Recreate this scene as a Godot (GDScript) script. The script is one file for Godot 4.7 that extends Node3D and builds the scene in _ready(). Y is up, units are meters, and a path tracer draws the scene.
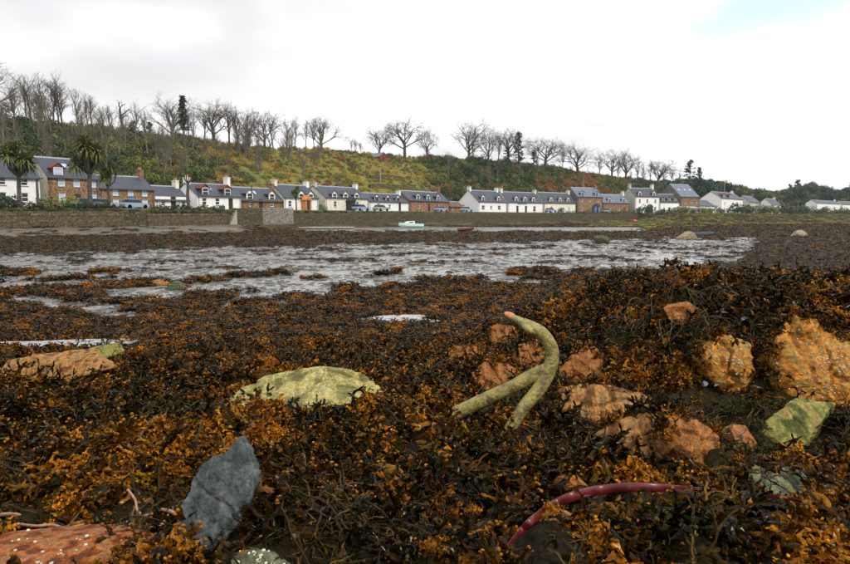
extends Node3D

# ---------------------------------------------------------------- frame of the photograph
const EYE := 2.2            # height of the lens over the mudflat
const F := 667.0            # focal length in photo pixels
const HORIZON := 216.0
const SKY_TURN := -0.16     # where the cloud banks stand round the horizon
const ROAD := 3.3           # level of the village street
var pitch := atan(66.0 / F)
var rng := RandomNumberGenerator.new()
var n_big := FastNoiseLite.new()
var n_mid := FastNoiseLite.new()
var n_small := FastNoiseLite.new()
var n_patch := FastNoiseLite.new()
var n_cover := FastNoiseLite.new()
var M := {}
var taken := {}
var drape := []             # [point, normal]: weed that lies over the edges of the stones
var rock_spots := []        # [x, depth, half width, half depth]: no seaweed grows here

# street front line: points (x, depth) in metres
var street := PackedVector2Array()
var street_n := PackedVector2Array()
var street_s := PackedFloat32Array()

func _ready():
	setup_view()
	setup_noise()
	setup_street()
	setup_materials()
	build_ground()
	build_hillside()
	build_water()
	build_sea_walls()
	build_village()
	build_hill_plants()
	build_trees()
	build_street_things()
	build_rocks()
	build_anchor()
	build_shore_finds()
	build_seaweed()

# ---------------------------------------------------------------- camera, sky, sun, exposure
func setup_view():
	var cam := Camera3D.new()
	cam.name = "camera"
	cam.fov = rad_to_deg(2.0 * atan(282.0 / F))
	cam.position = Vector3(0, EYE, 0)
	cam.rotation.x = -pitch
	cam.near = 0.05
	cam.far = 4000.0
	add_child(cam)
	var env := Environment.new()
	env.background_mode = Environment.BG_SKY
	var sky := Sky.new()
	var pm := PanoramaSkyMaterial.new()
	pm.panorama = sky_texture()
	sky.sky_material = pm
	env.sky = sky
	env.background_energy_multiplier = 1.0
	env.tonemap_mode = Environment.TONE_MAPPER_LINEAR
	env.tonemap_exposure = 1.0
	env.sdfgi_enabled = true
	env.ssao_enabled = true
	env.ssil_enabled = true
	env.fog_enabled = true
	env.fog_density = 0.0001
	env.fog_light_color = Color(0.86, 0.9, 0.96)
	var we := WorldEnvironment.new()
	we.name = "world_environment"
	we.environment = env
	add_child(we)
	var sun := DirectionalLight3D.new()
	sun.name = "sun"
	sun.light_energy = 0.85
	sun.light_angular_distance = 12.0
	sun.light_color = Color(1.0, 0.96, 0.9)
	sun.shadow_enabled = true
	sun.rotation_degrees = Vector3(-48, 38, 0)
	add_child(sun)

# overcast: bright white cover, brighter overhead, with soft grey cloud banks and a few blue breaks, the same all round
func sky_texture() -> ImageTexture:
	var w := 1024
	var h := 512
	var im := Image.create(w, h, false, Image.FORMAT_RGBF)
	var a := FastNoiseLite.new()
	a.seed = 11
	a.frequency = 1.1
	a.fractal_octaves = 5
	var b := FastNoiseLite.new()
	b.seed = 25
	b.frequency = 2.6
	b.fractal_octaves = 4
	for y in h:
		var el := (0.5 - (y + 0.5) / h) * PI
		for x in w:
			if el < -0.1:
				im.set_pixel(x, y, Color(0.25, 0.24, 0.22))
				continue
			var az := (x + 0.5) / w * TAU + SKY_TURN
			var d := Vector3(cos(el) * sin(az), sin(el), cos(el) * cos(az))
			var q := Vector3(d.x, d.y * 2.2, d.z)
			var c := a.get_noise_3dv(q) * 0.75 + b.get_noise_3dv(q) * 0.3
			var grey := smoothstep(-0.12, 0.42, c)
			var up := clampf(d.y, 0.0, 1.0)
			var lum := (1.12 + 0.4 * up) * lerpf(1.0, 0.7, grey)
			var col := Color(lum * 0.995, lum * 0.995, lum * 1.015)
			var gap := smoothstep(0.05, 0.5, -b.get_noise_3dv(q * 1.2) * 0.8 - a.get_noise_3dv(q) * 0.35) * smoothstep(0.17, 0.28, up)
			col = col.lerp(Color(0.62, 0.88, 1.08), gap * 0.75)
			im.set_pixel(x, y, col)
	return ImageTexture.create_from_image(im)

# ---------------------------------------------------------------- pixels and places
func ray(px: float, py: float) -> Vector3:
	var v := Vector3((px - 425.0) / F, (282.0 - py) / F, -1.0)
	v = v.rotated(Vector3.RIGHT, -pitch)
	return v / -v.z
func at(px: float, py: float, d: float) -> Vector3:
	return Vector3(0, EYE, 0) + ray(px, py) * d
func table(t: Array, x: float) -> float:
	if x <= t[0][0]:
		return t[0][1]
	for i in range(1, t.size()):
		if x <= t[i][0]:
			var k: float = (x - t[i - 1][0]) / (t[i][0] - t[i - 1][0])
			return lerpf(t[i - 1][1], t[i][1], k)
	return t[-1][1]
func on_ground(px: float, py: float) -> Vector3:
	var r := ray(px, py)
	var d := 0.8
	while d < 260.0:
		var p := Vector3(0, EYE, 0) + r * d
		if p.y < height(p.x, d):
			return p
		d *= 1.004
	return Vector3(0, EYE, 0) + r * 260.0

func setup_noise():
	var set := [[n_big, 1, 0.05, 3], [n_mid, 2, 1.3, 3], [n_small, 3, 4.2, 2], [n_patch, 4, 0.22, 3], [n_cover, 5, 0.9, 3]]
	for s in set:
		s[0].seed = s[1]
		s[0].frequency = s[2]
		s[0].fractal_octaves = s[3]
	rng.seed = 77

func setup_street():
	var p := [[-1, 0], [50, 94], [490, 200], [575, 226], [640, 240], [700, 254], [735, 290], [770, 345], [830, 445], [900, 540], [1000, 640]]
	for i in p.size():
		street.append(Vector2(-101.0, 23.0) if i == 0 else Vector2((p[i][0] - 425.0) / F * p[i][1], p[i][1]))
	var s := 0.0
	for i in street.size():
		if i > 0:
			s += street[i].distance_to(street[i - 1])
		street_s.append(s)
		var d := Vector2.ZERO
		if i > 0:
			d += (street[i] - street[i - 1]).normalized()
		if i < street.size() - 1:
			d += (street[i + 1] - street[i]).normalized()
		d = d.normalized()
		street_n.append(Vector2(d.y, -d.x))     # towards the bay
# the point where the sight line through px crosses the line t metres on the bay side of the house fronts
func street_at(px: float, t: float) -> Vector2:
	var k := (px - 425.0) / F
	for i in range(1, street.size()):
		var a := street[i - 1] + street_n[i - 1] * t
		var b := street[i] + street_n[i] * t
		var fa := a.x - k * a.y
		var fb := b.x - k * b.y
		if fa <= 0.0 and fb > 0.0:
			return a.lerp(b, fa / (fa - fb))
	return Vector2(k * 300.0, 300.0)
func street_point(s: float, t: float) -> Vector2:
	var i := 1
	while i < street.size() - 1 and street_s[i] < s:
		i += 1
	var k := (s - street_s[i - 1]) / (street_s[i] - street_s[i - 1])
	return street[i - 1].lerp(street[i], k) + street_n[i - 1].lerp(street_n[i], k).normalized() * t
func bay_side(p: Vector2) -> float:
	var best := 1e9
	var sgn := 1.0
	for i in range(1, street.size()):
		var a := street[i - 1]
		var ab := street[i] - a
		var k := clampf((p - a).dot(ab) / ab.length_squared(), 0.0, 1.0)
		var q := p - (a + ab * k)
		var d := q.length()
		if d < best:
			best = d
			sgn = signf(q.dot(Vector2(ab.y, -ab.x)))
	return best * sgn

# ---------------------------------------------------------------- shape of the ground
var drop_t := [[0.0, 0.8], [1.2, 0.83], [1.7, 0.86], [3.0, 0.99], [5.0, 1.23], [8.0, 1.66], [11.0, 2.02], [14.0, 2.17], [20.0, 2.2]]
func bank(x: float, d: float) -> float:
	var across := smoothstep(0.45, 1.7, x)
	var along := smoothstep(2.7, 4.3, d) * (1.0 - smoothstep(5.6, 15.0, d))
	return across * along
func height(x: float, d: float) -> float:
	if d < 24.0:
		var dd := maxf(d, 0.0)
		var rocky := 1.0 - smoothstep(8.0, 14.0, dd)
		var h := EYE - table(drop_t, dd) + bank(x, dd) * 0.68
		h += rocky * (n_mid.get_noise_2d(x, d) * 0.13 + n_small.get_noise_2d(x, d) * 0.05)
		h += (1.0 - rocky) * mud_relief(x, d)
		return h
	return far_height(x, d)
func mud_relief(x: float, d: float) -> float:
	return n_mid.get_noise_2d(x * 0.8, d * 0.5) * 0.07 + n_small.get_noise_2d(x * 0.6, d * 0.6) * 0.03 + maxf(0.0, weed(x, d) - 0.4) * 0.14 - 0.005
func far_height(x: float, d: float) -> float:
	var h := mud_relief(x, d)
	if d > 60.0:
		var t := bay_side(Vector2(x, d))
		var right := smoothstep(0.3, 0.37, x / d)
		var apx := 425.0 + F * x / d
		var lft := 1.0 - smoothstep(235.0, 265.0, apx)
		h += (1.0 - right) * (lft * 0.85 * (1.0 - smoothstep(12.0, 31.0, t)) + (1.0 - lft) * 0.8 * (1.0 - smoothstep(12.5, 19.0, t)))
		h += right * 3.2 * (1.0 - smoothstep(9.0, 60.0, t))
		# the shallow channel that still holds water
		h -= 0.28 * channel(x, d)
		if t < 9.0 and x / d < 0.33:
			h = minf(h, 0.4)
	return h
func channel(x: float, d: float) -> float:
	var a := 425.0 + F * x / d
	var y := HORIZON + 2.2 * F / d
	return smoothstep(290.0, 340.0, a) * (1.0 - smoothstep(610.0, 660.0, a)) * smoothstep(227.0, 228.0, y) * (1.0 - smoothstep(230.8, 232.0, y + n_patch.get_noise_2d(x, d) * 3.0))
# 0 bare mud .. 1 covered with seaweed
var near_edge := [[0, 313], [60, 318], [120, 326], [180, 318], [250, 310], [330, 304], [425, 294], [500, 290], [560, 282], [640, 276], [700, 268], [740, 258], [760, 238], [850, 236]]
var far_edge := [[0, 257], [100, 254], [200, 250], [400, 245], [600, 241], [740, 239], [850, 240]]
func weed(x: float, d: float) -> float:
	if d < 4.0:
		return 1.0
	var px := 425.0 + F * x / d
	var y := HORIZON + 2.2 * F / d
	var n := n_patch.get_noise_2d(x, d) + 0.35 * n_cover.get_noise_2d(x, d)
	var ye := table(near_edge, px) + n * 16.0
	var near := smoothstep(-3.0, 4.0, y - ye)
	var yf := table(far_edge, px) + n * 5.0
	var far := smoothstep(-1.0, 1.0, yf - y)
	if d > 55.0:
		var t := bay_side(Vector2(x, d))
		var sand := (1.0 - smoothstep(14.0, 24.0, t + n * 14.0)) * (1.0 - smoothstep(600.0, 660.0, px))
		if px < 330.0:
			sand = maxf(sand, (1.0 - smoothstep(-1.0, 1.0, y - n * 2.0 - lerpf(238.5, 233.5, px / 230.0))) * (1.0 - smoothstep(225.0, 260.0, px)))
		far *= 1.0 - sand
		far *= 1.0 - channel(x, d)
	var patch := smoothstep(0.2, 0.32, n) * (0.9 if px < 640.0 else 1.2)
	return clampf(maxf(maxf(near, far), patch if d < 90.0 else 0.0), 0.0, 1.0)

var crest_t := [[-300, 112], [0, 122], [60, 130], [110, 133], [180, 142], [250, 149], [330, 151], [400, 158], [440, 160], [500, 164], [560, 171], [600, 178], [650, 185], [700, 193], [760, 200], [850, 199], [1000, 198]]
func hill_at(s: float, t: float) -> Vector3:
	var p := street_point(s, t)
	var c := street_point(s, -48.0)
	var px := 425.0 + F * c.x / maxf(c.y, 5.0)
	var top := EYE + (HORIZON - table(crest_t, px)) / F * maxf(c.y, 40.0)
	var k := clampf((-t - 7.0) / 41.0, 0.0, 1.0)
	var h := lerpf(ROAD, top, pow(k, 0.85) * (1.15 - 0.15 * k))
	h += n_big.get_noise_2d(p.x, p.y) * 2.2 * k * (1.0 - k * 0.7) + n_patch.get_noise_2d(p.x, p.y) * 0.5 * k
	if t < -48.0:
		h -= (-t - 48.0) * 0.06
	if t > 9.0:
		h = 0.5 if t > 11.3 else lerpf(ROAD, ROAD - 0.75, (t - 9.0) / 2.3)
	return Vector3(p.x, h, -p.y)
func hill_px(px: float, t: float) -> Vector3:
	# the point of the hill t metres behind the house fronts on the sight line through px
	var p := street_at(px, t)
	var best := 0.0
	var bd := 1e9
	var s := 0.0
	while s < street_s[-1]:
		var q := street_point(s, t)
		var dd := q.distance_squared_to(p)
		if dd < bd:
			bd = dd
			best = s
		s += 2.0
	return hill_at(best, t)

# ---------------------------------------------------------------- small tools
func numbered(called: String) -> String:
	if not taken.has(called):
		taken[called] = 0
		return called
	taken[called] += 1
	return "%s_%03d" % [called, taken[called]]
func thing(called: String, label: String, category: String, where: Vector3, turn := 0.0, group := "") -> Node3D:
	var o := Node3D.new()
	o.name = numbered(called)
	add_child(o)
	o.position = where
	o.rotation.y = turn
	mark(o, label, category, group)
	return o
func mark(o: Node, label: String, category: String, group := ""):
	o.set_meta("label", label)
	o.set_meta("category", category)
	if group:
		o.set_meta("group", group)
func copy_of(o: Node3D, where: Vector3, turn: float, label := "", size := Vector3.ONE) -> Node3D:
	var c: Node3D = o.duplicate()
	c.name = numbered(String(o.name).rstrip("0123456789").trim_suffix("_"))
	add_child(c)
	c.position = where
	c.rotation = Vector3(0, turn, 0)
	c.scale = size
	if label:
		c.set_meta("label", label)
	return c
func mesh_node(called: String, mesh: Mesh, m: Material, parent: Node) -> MeshInstance3D:
	var o := MeshInstance3D.new()
	o.name = called if parent != self else numbered(called)
	o.mesh = mesh
	if m:
		o.material_override = m
	parent.add_child(o, true)
	return o
func part(called: String, st: SurfaceTool, m: Material, parent: Node) -> MeshInstance3D:
	return mesh_node(called, st.commit(), m, parent)
func structure(o: Node, label: String):
	o.set_meta("kind", "structure")
	o.set_meta("label", label)
func begin() -> SurfaceTool:
	var st := SurfaceTool.new()
	st.begin(Mesh.PRIMITIVE_TRIANGLES)
	return st
# corners counter-clockwise as seen from outside
func tri(st: SurfaceTool, a: Vector3, b: Vector3, c: Vector3):
	st.set_normal((b - a).cross(c - a).normalized())
	st.add_vertex(a)
	st.add_vertex(c)
	st.add_vertex(b)
func quad(st: SurfaceTool, a: Vector3, b: Vector3, c: Vector3, d: Vector3):
	tri(st, a, b, c)
	tri(st, a, c, d)
func ctri(st: SurfaceTool, a: Vector3, b: Vector3, c: Vector3, col: Color):
	st.set_color(col)
	tri(st, a, b, c)
func box(st: SurfaceTool, lo: Vector3, hi: Vector3):
	var p := func(i: int) -> Vector3: return Vector3(hi.x if i & 1 else lo.x, hi.y if i & 2 else lo.y, hi.z if i & 4 else lo.z)
	quad(st, p.call(4), p.call(5), p.call(7), p.call(6))
	quad(st, p.call(1), p.call(0), p.call(2), p.call(3))
	quad(st, p.call(5), p.call(1), p.call(3), p.call(7))
	quad(st, p.call(0), p.call(4), p.call(6), p.call(2))
	quad(st, p.call(6), p.call(7), p.call(3), p.call(2))
	quad(st, p.call(0), p.call(1), p.call(5), p.call(4))
# side profile (x, y), counter-clockwise, pushed from z0 to z1
func prism(st: SurfaceTool, prof: PackedVector2Array, z0: float, z1: float):
	var n := prof.size()
	var idx := Geometry2D.triangulate_polygon(prof)
	for i in range(0, idx.size(), 3):
		var a := prof[idx[i]]
		var b := prof[idx[i + 1]]
		var c := prof[idx[i + 2]]
		if (b - a).cross(c - a) < 0.0:
			var q := b
			b = c
			c = q
		tri(st, Vector3(a.x, a.y, z1), Vector3(b.x, b.y, z1), Vector3(c.x, c.y, z1))
		tri(st, Vector3(a.x, a.y, z0), Vector3(c.x, c.y, z0), Vector3(b.x, b.y, z0))
	for i in n:
		var a := prof[i]
		var b := prof[(i + 1) % n]
		quad(st, Vector3(b.x, b.y, z1), Vector3(a.x, a.y, z1), Vector3(a.x, a.y, z0), Vector3(b.x, b.y, z0))
# tapered round tube along points; flat squeezes the ring along the given side
func tube(st: SurfaceTool, pts: Array, radii: Array, sides: int, flat := 1.0, side_hint := Vector3.ZERO, caps := true):
	var n := pts.size()
	var ref := side_hint
	if ref == Vector3.ZERO:
		ref = Vector3(0.3, 0.2, 0.93)
	var rings := []
	for i in n:
		var d: Vector3 = (pts[mini(i + 1, n - 1)] - pts[maxi(i - 1, 0)]).normalized()
		var u := (ref - d * ref.dot(d))
		if u.length() < 0.05:
			u = d.cross(Vector3(0.9, 0.1, 0.4))
		u = u.normalized()
		var v := d.cross(u)
		var r := []
		for k in sides:
			var a := TAU * k / sides
			var nn := u * cos(a) * flat + v * sin(a)
			r.append([pts[i] + nn * radii[i], (u * cos(a) / flat + v * sin(a)).normalized()])
		rings.append(r)
	for i in n - 1:
		for k in sides:
			var a = rings[i][k]
			var b = rings[i][(k + 1) % sides]
			var c = rings[i + 1][(k + 1) % sides]
			var d = rings[i + 1][k]
			for e in [a, c, b, a, d, c]:
				st.set_normal(e[1])
				st.add_vertex(e[0])
	if caps:
		for e in [0, n - 1]:
			var dirn: Vector3 = (pts[1] - pts[0]).normalized() * -1.0 if e == 0 else (pts[n - 1] - pts[n - 2]).normalized()
			for k in sides:
				for q in [pts[e], rings[e][k][0], rings[e][(k + 1) % sides][0]]:
					st.set_normal(dirn)
					st.add_vertex(q)
func smooth_path(p: Array, steps: int) -> Array:
	var out := []
	for i in p.size() - 1:
		var a: Vector3 = p[maxi(i - 1, 0)]
		var d: Vector3 = p[mini(i + 2, p.size() - 1)]
		for k in steps:
			out.append(p[i].cubic_interpolate(p[i + 1], a, d, float(k) / steps))
	out.append(p[-1])
	return out
func smooth_num(p: Array, steps: int) -> Array:
	var out := []
	for i in p.size() - 1:
		for k in steps:
			out.append(lerpf(p[i], p[i + 1], float(k) / steps))
	out.append(p[-1])
	return out
func ellipsoid(st: SurfaceTool, c: Vector3, r: Vector3, seg: int, rings: int):
	var P := func(i: int, j: int) -> Vector3:
		var th := PI * i / rings
		var ph := TAU * j / seg
		return Vector3(sin(th) * cos(ph), cos(th), sin(th) * sin(ph))
	for i in rings:
		for j in seg:
			var q := [P.call(i, j), P.call(i, j + 1), P.call(i + 1, j + 1), P.call(i + 1, j)]
			for e in ([0, 2, 1, 0, 3, 2] if i > 0 and i < rings - 1 else ([0, 3, 2] if i == 0 else [0, 2, 1])):
				st.set_normal((q[e] / r).normalized())
				st.add_vertex(c + q[e] * r)

# ---------------------------------------------------------------- materials
func lin(r: float, g: float, b: float) -> Color:
	return Color(r, g, b).linear_to_srgb()
func mat(c: Color, rough := 0.8, metal := 0.0) -> StandardMaterial3D:
	var m := StandardMaterial3D.new()
	m.albedo_color = c
	m.roughness = rough
	m.metallic = metal
	return m
func ramp_image(size: int, sd: int, freq: float, octs: int, stops: Array, kind := FastNoiseLite.TYPE_SIMPLEX_SMOOTH, ret := FastNoiseLite.RETURN_CELL_VALUE) -> Image:
	var n := FastNoiseLite.new()
	n.noise_type = kind
	n.seed = sd
	n.frequency = freq
	n.fractal_octaves = octs
	n.cellular_return_type = ret
	if kind == FastNoiseLite.TYPE_CELLULAR:
		n.fractal_type = FastNoiseLite.FRACTAL_NONE
	var g := n.get_seamless_image(size, size)
	var gr := Gradient.new()
	gr.offsets = PackedFloat32Array()
	gr.colors = PackedColorArray()
	var off := PackedFloat32Array()
	var cols := PackedColorArray()
	for s in stops:
		off.append(s[0])
		cols.append(s[1])
	gr.offsets = off
	gr.colors = cols
	var lut := []
	for i in 256:
		lut.append(gr.sample(i / 255.0))
	var im := Image.create(size, size, false, Image.FORMAT_RGBA8)
	for y in size:
		for x in size:
			im.set_pixel(x, y, lut[int(g.get_pixel(x, y).r * 255.0)])
	return im
func blend_images(a: Image, b: Image, k: float) -> Image:
	# b multiplies a by up to k either way
	for y in a.get_height():
		for x in a.get_width():
			var c := a.get_pixel(x, y)
			var q := 1.0 + (b.get_pixel(x % b.get_width(), y % b.get_height()).r - 0.5) * 2.0 * k
			a.set_pixel(x, y, Color(c.r * q, c.g * q, c.b * q))
	return a
func grey_image(size: int, sd: int, freq: float, octs: int) -> Image:
	return ramp_image(size, sd, freq, octs, [[0.0, Color.BLACK], [1.0, Color.WHITE]])
func normal_tex(im: Image, strength: float) -> ImageTexture:
	var c: Image = im.duplicate()
	c.bump_map_to_normal_map(strength)
	return ImageTexture.create_from_image(c)
func triplanar(m: StandardMaterial3D, scale: float, world := false) -> StandardMaterial3D:
	m.uv1_triplanar = true
	m.uv1_world_triplanar = world
	m.uv1_scale = Vector3.ONE * scale
	return m
func textured(im: Image, rough: float, scale: float, bump: Image = null, strength := 4.0, world := false) -> StandardMaterial3D:
	var m := StandardMaterial3D.new()
	m.albedo_texture = ImageTexture.create_from_image(im)
	m.roughness = rough
	if bump:
		m.normal_enabled = true
		m.normal_texture = normal_tex(bump, strength)
		m.normal_scale = 1.0
	return triplanar(m, scale, world)

func setup_materials():
	var fine := grey_image(512, 21, 0.03, 5)
	var coarse := grey_image(256, 22, 0.02, 4)
	var grit := grey_image(256, 23, 0.12, 3)
	var cells := func(sd: int, f: float, stops: Array) -> Image:
		return ramp_image(256, sd, f, 1, stops, FastNoiseLite.TYPE_CELLULAR)
	var V := func(m: StandardMaterial3D) -> StandardMaterial3D:
		m.vertex_color_use_as_albedo = true
		return m
	var speck := blend_images(ramp_image(512, 31, 0.05, 5, [[0.2, Color(0.55, 0.55, 0.55)], [0.8, Color(1, 1, 1)]]), grit, 0.25)
	M.shore = V.call(textured(speck, 0.85, 1.3, fine, 10.0))
	M.shore.metallic_specular = 0.2
	M.mud = V.call(textured(speck, 0.2, 0.5, fine, 14.0))
	M.mud.metallic_specular = 0.8
	M.mud_lump = V.call(mat(Color.WHITE, 0.35))
	M.hill = V.call(textured(speck, 0.95, 0.15))
	M.weed = V.call(mat(Color.WHITE, 0.2))
	M.weed.metallic_specular = 0.2
	M.weed_far = V.call(mat(Color.WHITE, 0.5))
	M.leaf = V.call(mat(Color.WHITE, 0.7))
	M.leaf.backlight_enabled = true
	M.leaf.backlight = Color(0.12, 0.14, 0.05)
	M.bark = textured(blend_images(ramp_image(256, 41, 0.03, 4, [[0.2, lin(0.045, 0.04, 0.032)], [0.8, lin(0.12, 0.105, 0.085)]]), grit, 0.3), 0.95, 0.6)
	M.bark_pale = textured(blend_images(ramp_image(256, 42, 0.03, 4, [[0.2, lin(0.1, 0.095, 0.075)], [0.8, lin(0.27, 0.25, 0.2)]]), grit, 0.3), 0.95, 0.6)
	M.twig = mat(lin(0.112, 0.096, 0.077), 0.95)
	M.twig_pale = mat(lin(0.143, 0.124, 0.090), 0.95)
	# buildings
	M.white = textured(blend_images(ramp_image(256, 51, 0.02, 5, [[0.15, lin(0.76, 0.76, 0.73)], [0.7, lin(0.84, 0.84, 0.82)]]), grit, 0.06), 0.85, 0.2)
	M.cream = textured(blend_images(ramp_image(256, 52, 0.02, 5, [[0.2, lin(0.62, 0.58, 0.46)], [0.7, lin(0.78, 0.74, 0.61)]]), grit, 0.06), 0.85, 0.2)
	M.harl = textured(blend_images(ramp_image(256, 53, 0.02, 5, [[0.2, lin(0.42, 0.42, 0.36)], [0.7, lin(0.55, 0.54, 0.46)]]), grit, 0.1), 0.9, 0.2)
	M.stone = textured(blend_images(cells.call(54, 0.1, [[0.0, lin(0.11, 0.06, 0.032)], [0.35, lin(0.19, 0.105, 0.05)], [0.7, lin(0.27, 0.16, 0.08)], [1.0, lin(0.36, 0.25, 0.15)]]), grit, 0.3), 0.9, 0.25)
	M.stone_red = textured(blend_images(cells.call(55, 0.1, [[0.0, lin(0.12, 0.05, 0.028)], [0.4, lin(0.25, 0.1, 0.05)], [0.75, lin(0.34, 0.17, 0.09)], [1.0, lin(0.4, 0.27, 0.17)]]), grit, 0.3), 0.9, 0.25)
	M.stone_grey = textured(blend_images(cells.call(56, 0.1, [[0.0, lin(0.050, 0.047, 0.040)], [0.4, lin(0.144, 0.133, 0.108)], [0.75, lin(0.245, 0.230, 0.194)], [1.0, lin(0.360, 0.346, 0.302)]]), grit, 0.3), 0.9, 0.25)
	M.sea_wall = textured(blend_images(cells.call(57, 0.1, [[0.0, lin(0.025, 0.021, 0.012)], [0.4, lin(0.056, 0.041, 0.019)], [0.75, lin(0.102, 0.078, 0.038)], [1.0, lin(0.203, 0.170, 0.099)]]), grit, 0.35), 0.95, 0.25)
	M.sea_wall_green = textured(blend_images(cells.call(58, 0.1, [[0.0, lin(0.03, 0.03, 0.016)], [0.45, lin(0.042, 0.04, 0.018)], [0.75, lin(0.08, 0.068, 0.03)], [1.0, lin(0.19, 0.15, 0.085)]]), grit, 0.35), 0.95, 0.25)
	M.slate = textured(blend_images(cells.call(59, 0.09, [[0.0, lin(0.019, 0.023, 0.034)], [0.5, lin(0.036, 0.043, 0.062)], [1.0, lin(0.068, 0.076, 0.104)]]), grit, 0.25), 0.5, 0.3)
	M.slate_blue = textured(blend_images(cells.call(60, 0.09, [[0.0, lin(0.06, 0.075, 0.105)], [0.5, lin(0.1, 0.125, 0.17)], [1.0, lin(0.17, 0.2, 0.26)]]), grit, 0.2), 0.45, 0.3)
	M.lead = mat(lin(0.24, 0.26, 0.29), 0.6)
	M.glass = mat(lin(0.018, 0.02, 0.025), 0.08)
	M.sash = mat(lin(0.8, 0.8, 0.78), 0.5)
	M.red_paint = mat(lin(0.22, 0.03, 0.022), 0.6)
	M.red_tile = mat(lin(0.1, 0.03, 0.024), 0.7)
	M.blue_paint = mat(lin(0.09, 0.24, 0.5), 0.5)
	M.pale_blue = mat(lin(0.4, 0.52, 0.65), 0.6)
	M.orange_wood = mat(lin(0.5, 0.2, 0.06), 0.6)
	M.dark_wood = mat(lin(0.03, 0.025, 0.02), 0.7)
	M.green_paint = mat(lin(0.05, 0.3, 0.14), 0.5)
	M.pot = mat(lin(0.34, 0.19, 0.09), 0.8)
	M.pole = mat(lin(0.07, 0.06, 0.05), 0.8)
	M.concrete = textured(blend_images(ramp_image(256, 61, 0.03, 4, [[0.2, lin(0.25, 0.24, 0.2)], [0.8, lin(0.42, 0.41, 0.36)]]), grit, 0.2), 0.9, 0.4)
	M.tyre = mat(lin(0.02, 0.02, 0.02), 0.8)
	# stones of the shore
	var rk := func(sd: int, stops: Array, scale: float, rough := 0.6) -> StandardMaterial3D:
		var m: StandardMaterial3D = textured(blend_images(ramp_image(512, sd, 0.012, 6, stops), speck, 0.45), rough, scale, fine, 12.0)
		m.metallic_specular = 0.25
		return m
	M.rock_olive = rk.call(71, [[0.31, lin(0.055, 0.052, 0.017)], [0.41, lin(0.159, 0.132, 0.035)], [0.49, lin(0.237, 0.198, 0.058)], [0.56, lin(0.102, 0.106, 0.058)], [0.66, lin(0.237, 0.205, 0.076)]], 1.1)
	M.rock_rust = rk.call(72, [[0.30, lin(0.048, 0.017, 0.005)], [0.44, lin(0.152, 0.053, 0.011)], [0.54, lin(0.240, 0.095, 0.020)], [0.66, lin(0.152, 0.072, 0.028)]], 2.2)
	M.rock_orange = rk.call(73, [[0.30, lin(0.078, 0.027, 0.005)], [0.44, lin(0.234, 0.088, 0.011)], [0.54, lin(0.328, 0.136, 0.019)], [0.66, lin(0.156, 0.102, 0.030)]], 1.8)
	M.rock_tan = rk.call(74, [[0.30, lin(0.053, 0.025, 0.009)], [0.44, lin(0.167, 0.076, 0.021)], [0.55, lin(0.264, 0.130, 0.038)], [0.68, lin(0.132, 0.080, 0.034)]], 2.0)
	M.rock_green = rk.call(75, [[0.31, lin(0.036, 0.039, 0.011)], [0.45, lin(0.108, 0.109, 0.025)], [0.56, lin(0.158, 0.154, 0.041)], [0.69, lin(0.144, 0.098, 0.032)]], 2.0)
	M.rock_slate = rk.call(76, [[0.31, lin(0.021, 0.027, 0.026)], [0.50, lin(0.040, 0.046, 0.047)], [0.69, lin(0.068, 0.074, 0.071)]], 2.5, 0.45)
	M.rock_dark = rk.call(77, [[0.31, lin(0.020, 0.022, 0.012)], [0.50, lin(0.060, 0.065, 0.035)], [0.69, lin(0.100, 0.100, 0.060)]], 2.5)
	M.rock_slab = rk.call(87, [[0.3, lin(0.028, 0.033, 0.020)], [0.5, lin(0.066, 0.072, 0.045)], [0.68, lin(0.110, 0.105, 0.050)]], 2.5)
	M.rock_red = rk.call(78, [[0.31, lin(0.053, 0.013, 0.004)], [0.47, lin(0.161, 0.048, 0.010)], [0.59, lin(0.201, 0.075, 0.020)], [0.69, lin(0.134, 0.065, 0.030)]], 2.5)
	M.rock_pale = rk.call(79, [[0.2, lin(0.068, 0.056, 0.031)], [0.45, lin(0.147, 0.126, 0.076)], [0.7, lin(0.210, 0.186, 0.125)]], 0.8, 0.8)
	M.barnacle = mat(lin(0.55, 0.52, 0.42), 0.85)
	M.iron = textured(blend_images(ramp_image(512, 81, 0.012, 5, [[0.2, lin(0.051, 0.041, 0.012)], [0.36, lin(0.145, 0.116, 0.029)], [0.6, lin(0.217, 0.175, 0.048)], [0.8, lin(0.145, 0.125, 0.038)]]), speck, 0.3), 0.6, 2.5, fine, 7.0)
	M.iron_tip = textured(ramp_image(256, 82, 0.03, 4, [[0.2, lin(0.3, 0.1, 0.04)], [0.8, lin(0.5, 0.22, 0.1)]]), 0.7, 5.0)
	M.red_band = textured(ramp_image(256, 83, 0.02, 4, [[0.2, lin(0.055, 0.003, 0.003)], [0.7, lin(0.124, 0.008, 0.009)]]), 0.35, 4.0)
	M.stalk = textured(ramp_image(256, 84, 0.03, 4, [[0.25, lin(0.203, 0.084, 0.039)], [0.6, lin(0.310, 0.200, 0.127)]]), 0.5, 6.0)
	M.mussel = textured(ramp_image(256, 85, 0.03, 4, [[0.2, lin(0.048, 0.060, 0.087)], [0.5, lin(0.150, 0.180, 0.223)], [0.8, lin(0.300, 0.312, 0.322)]]), 0.3, 12.0)
	M.limpet = textured(ramp_image(256, 86, 0.03, 4, [[0.2, lin(0.180, 0.128, 0.077)], [0.7, lin(0.360, 0.319, 0.253)]]), 0.7, 12.0)
	M.water = mat(lin(0.34, 0.34, 0.33), 0.1)
	M.water.metallic_specular = 1.0
	M.water.normal_enabled = true
	M.water.normal_texture = normal_tex(coarse, 2.5)
	triplanar(M.water, 0.7)

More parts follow.
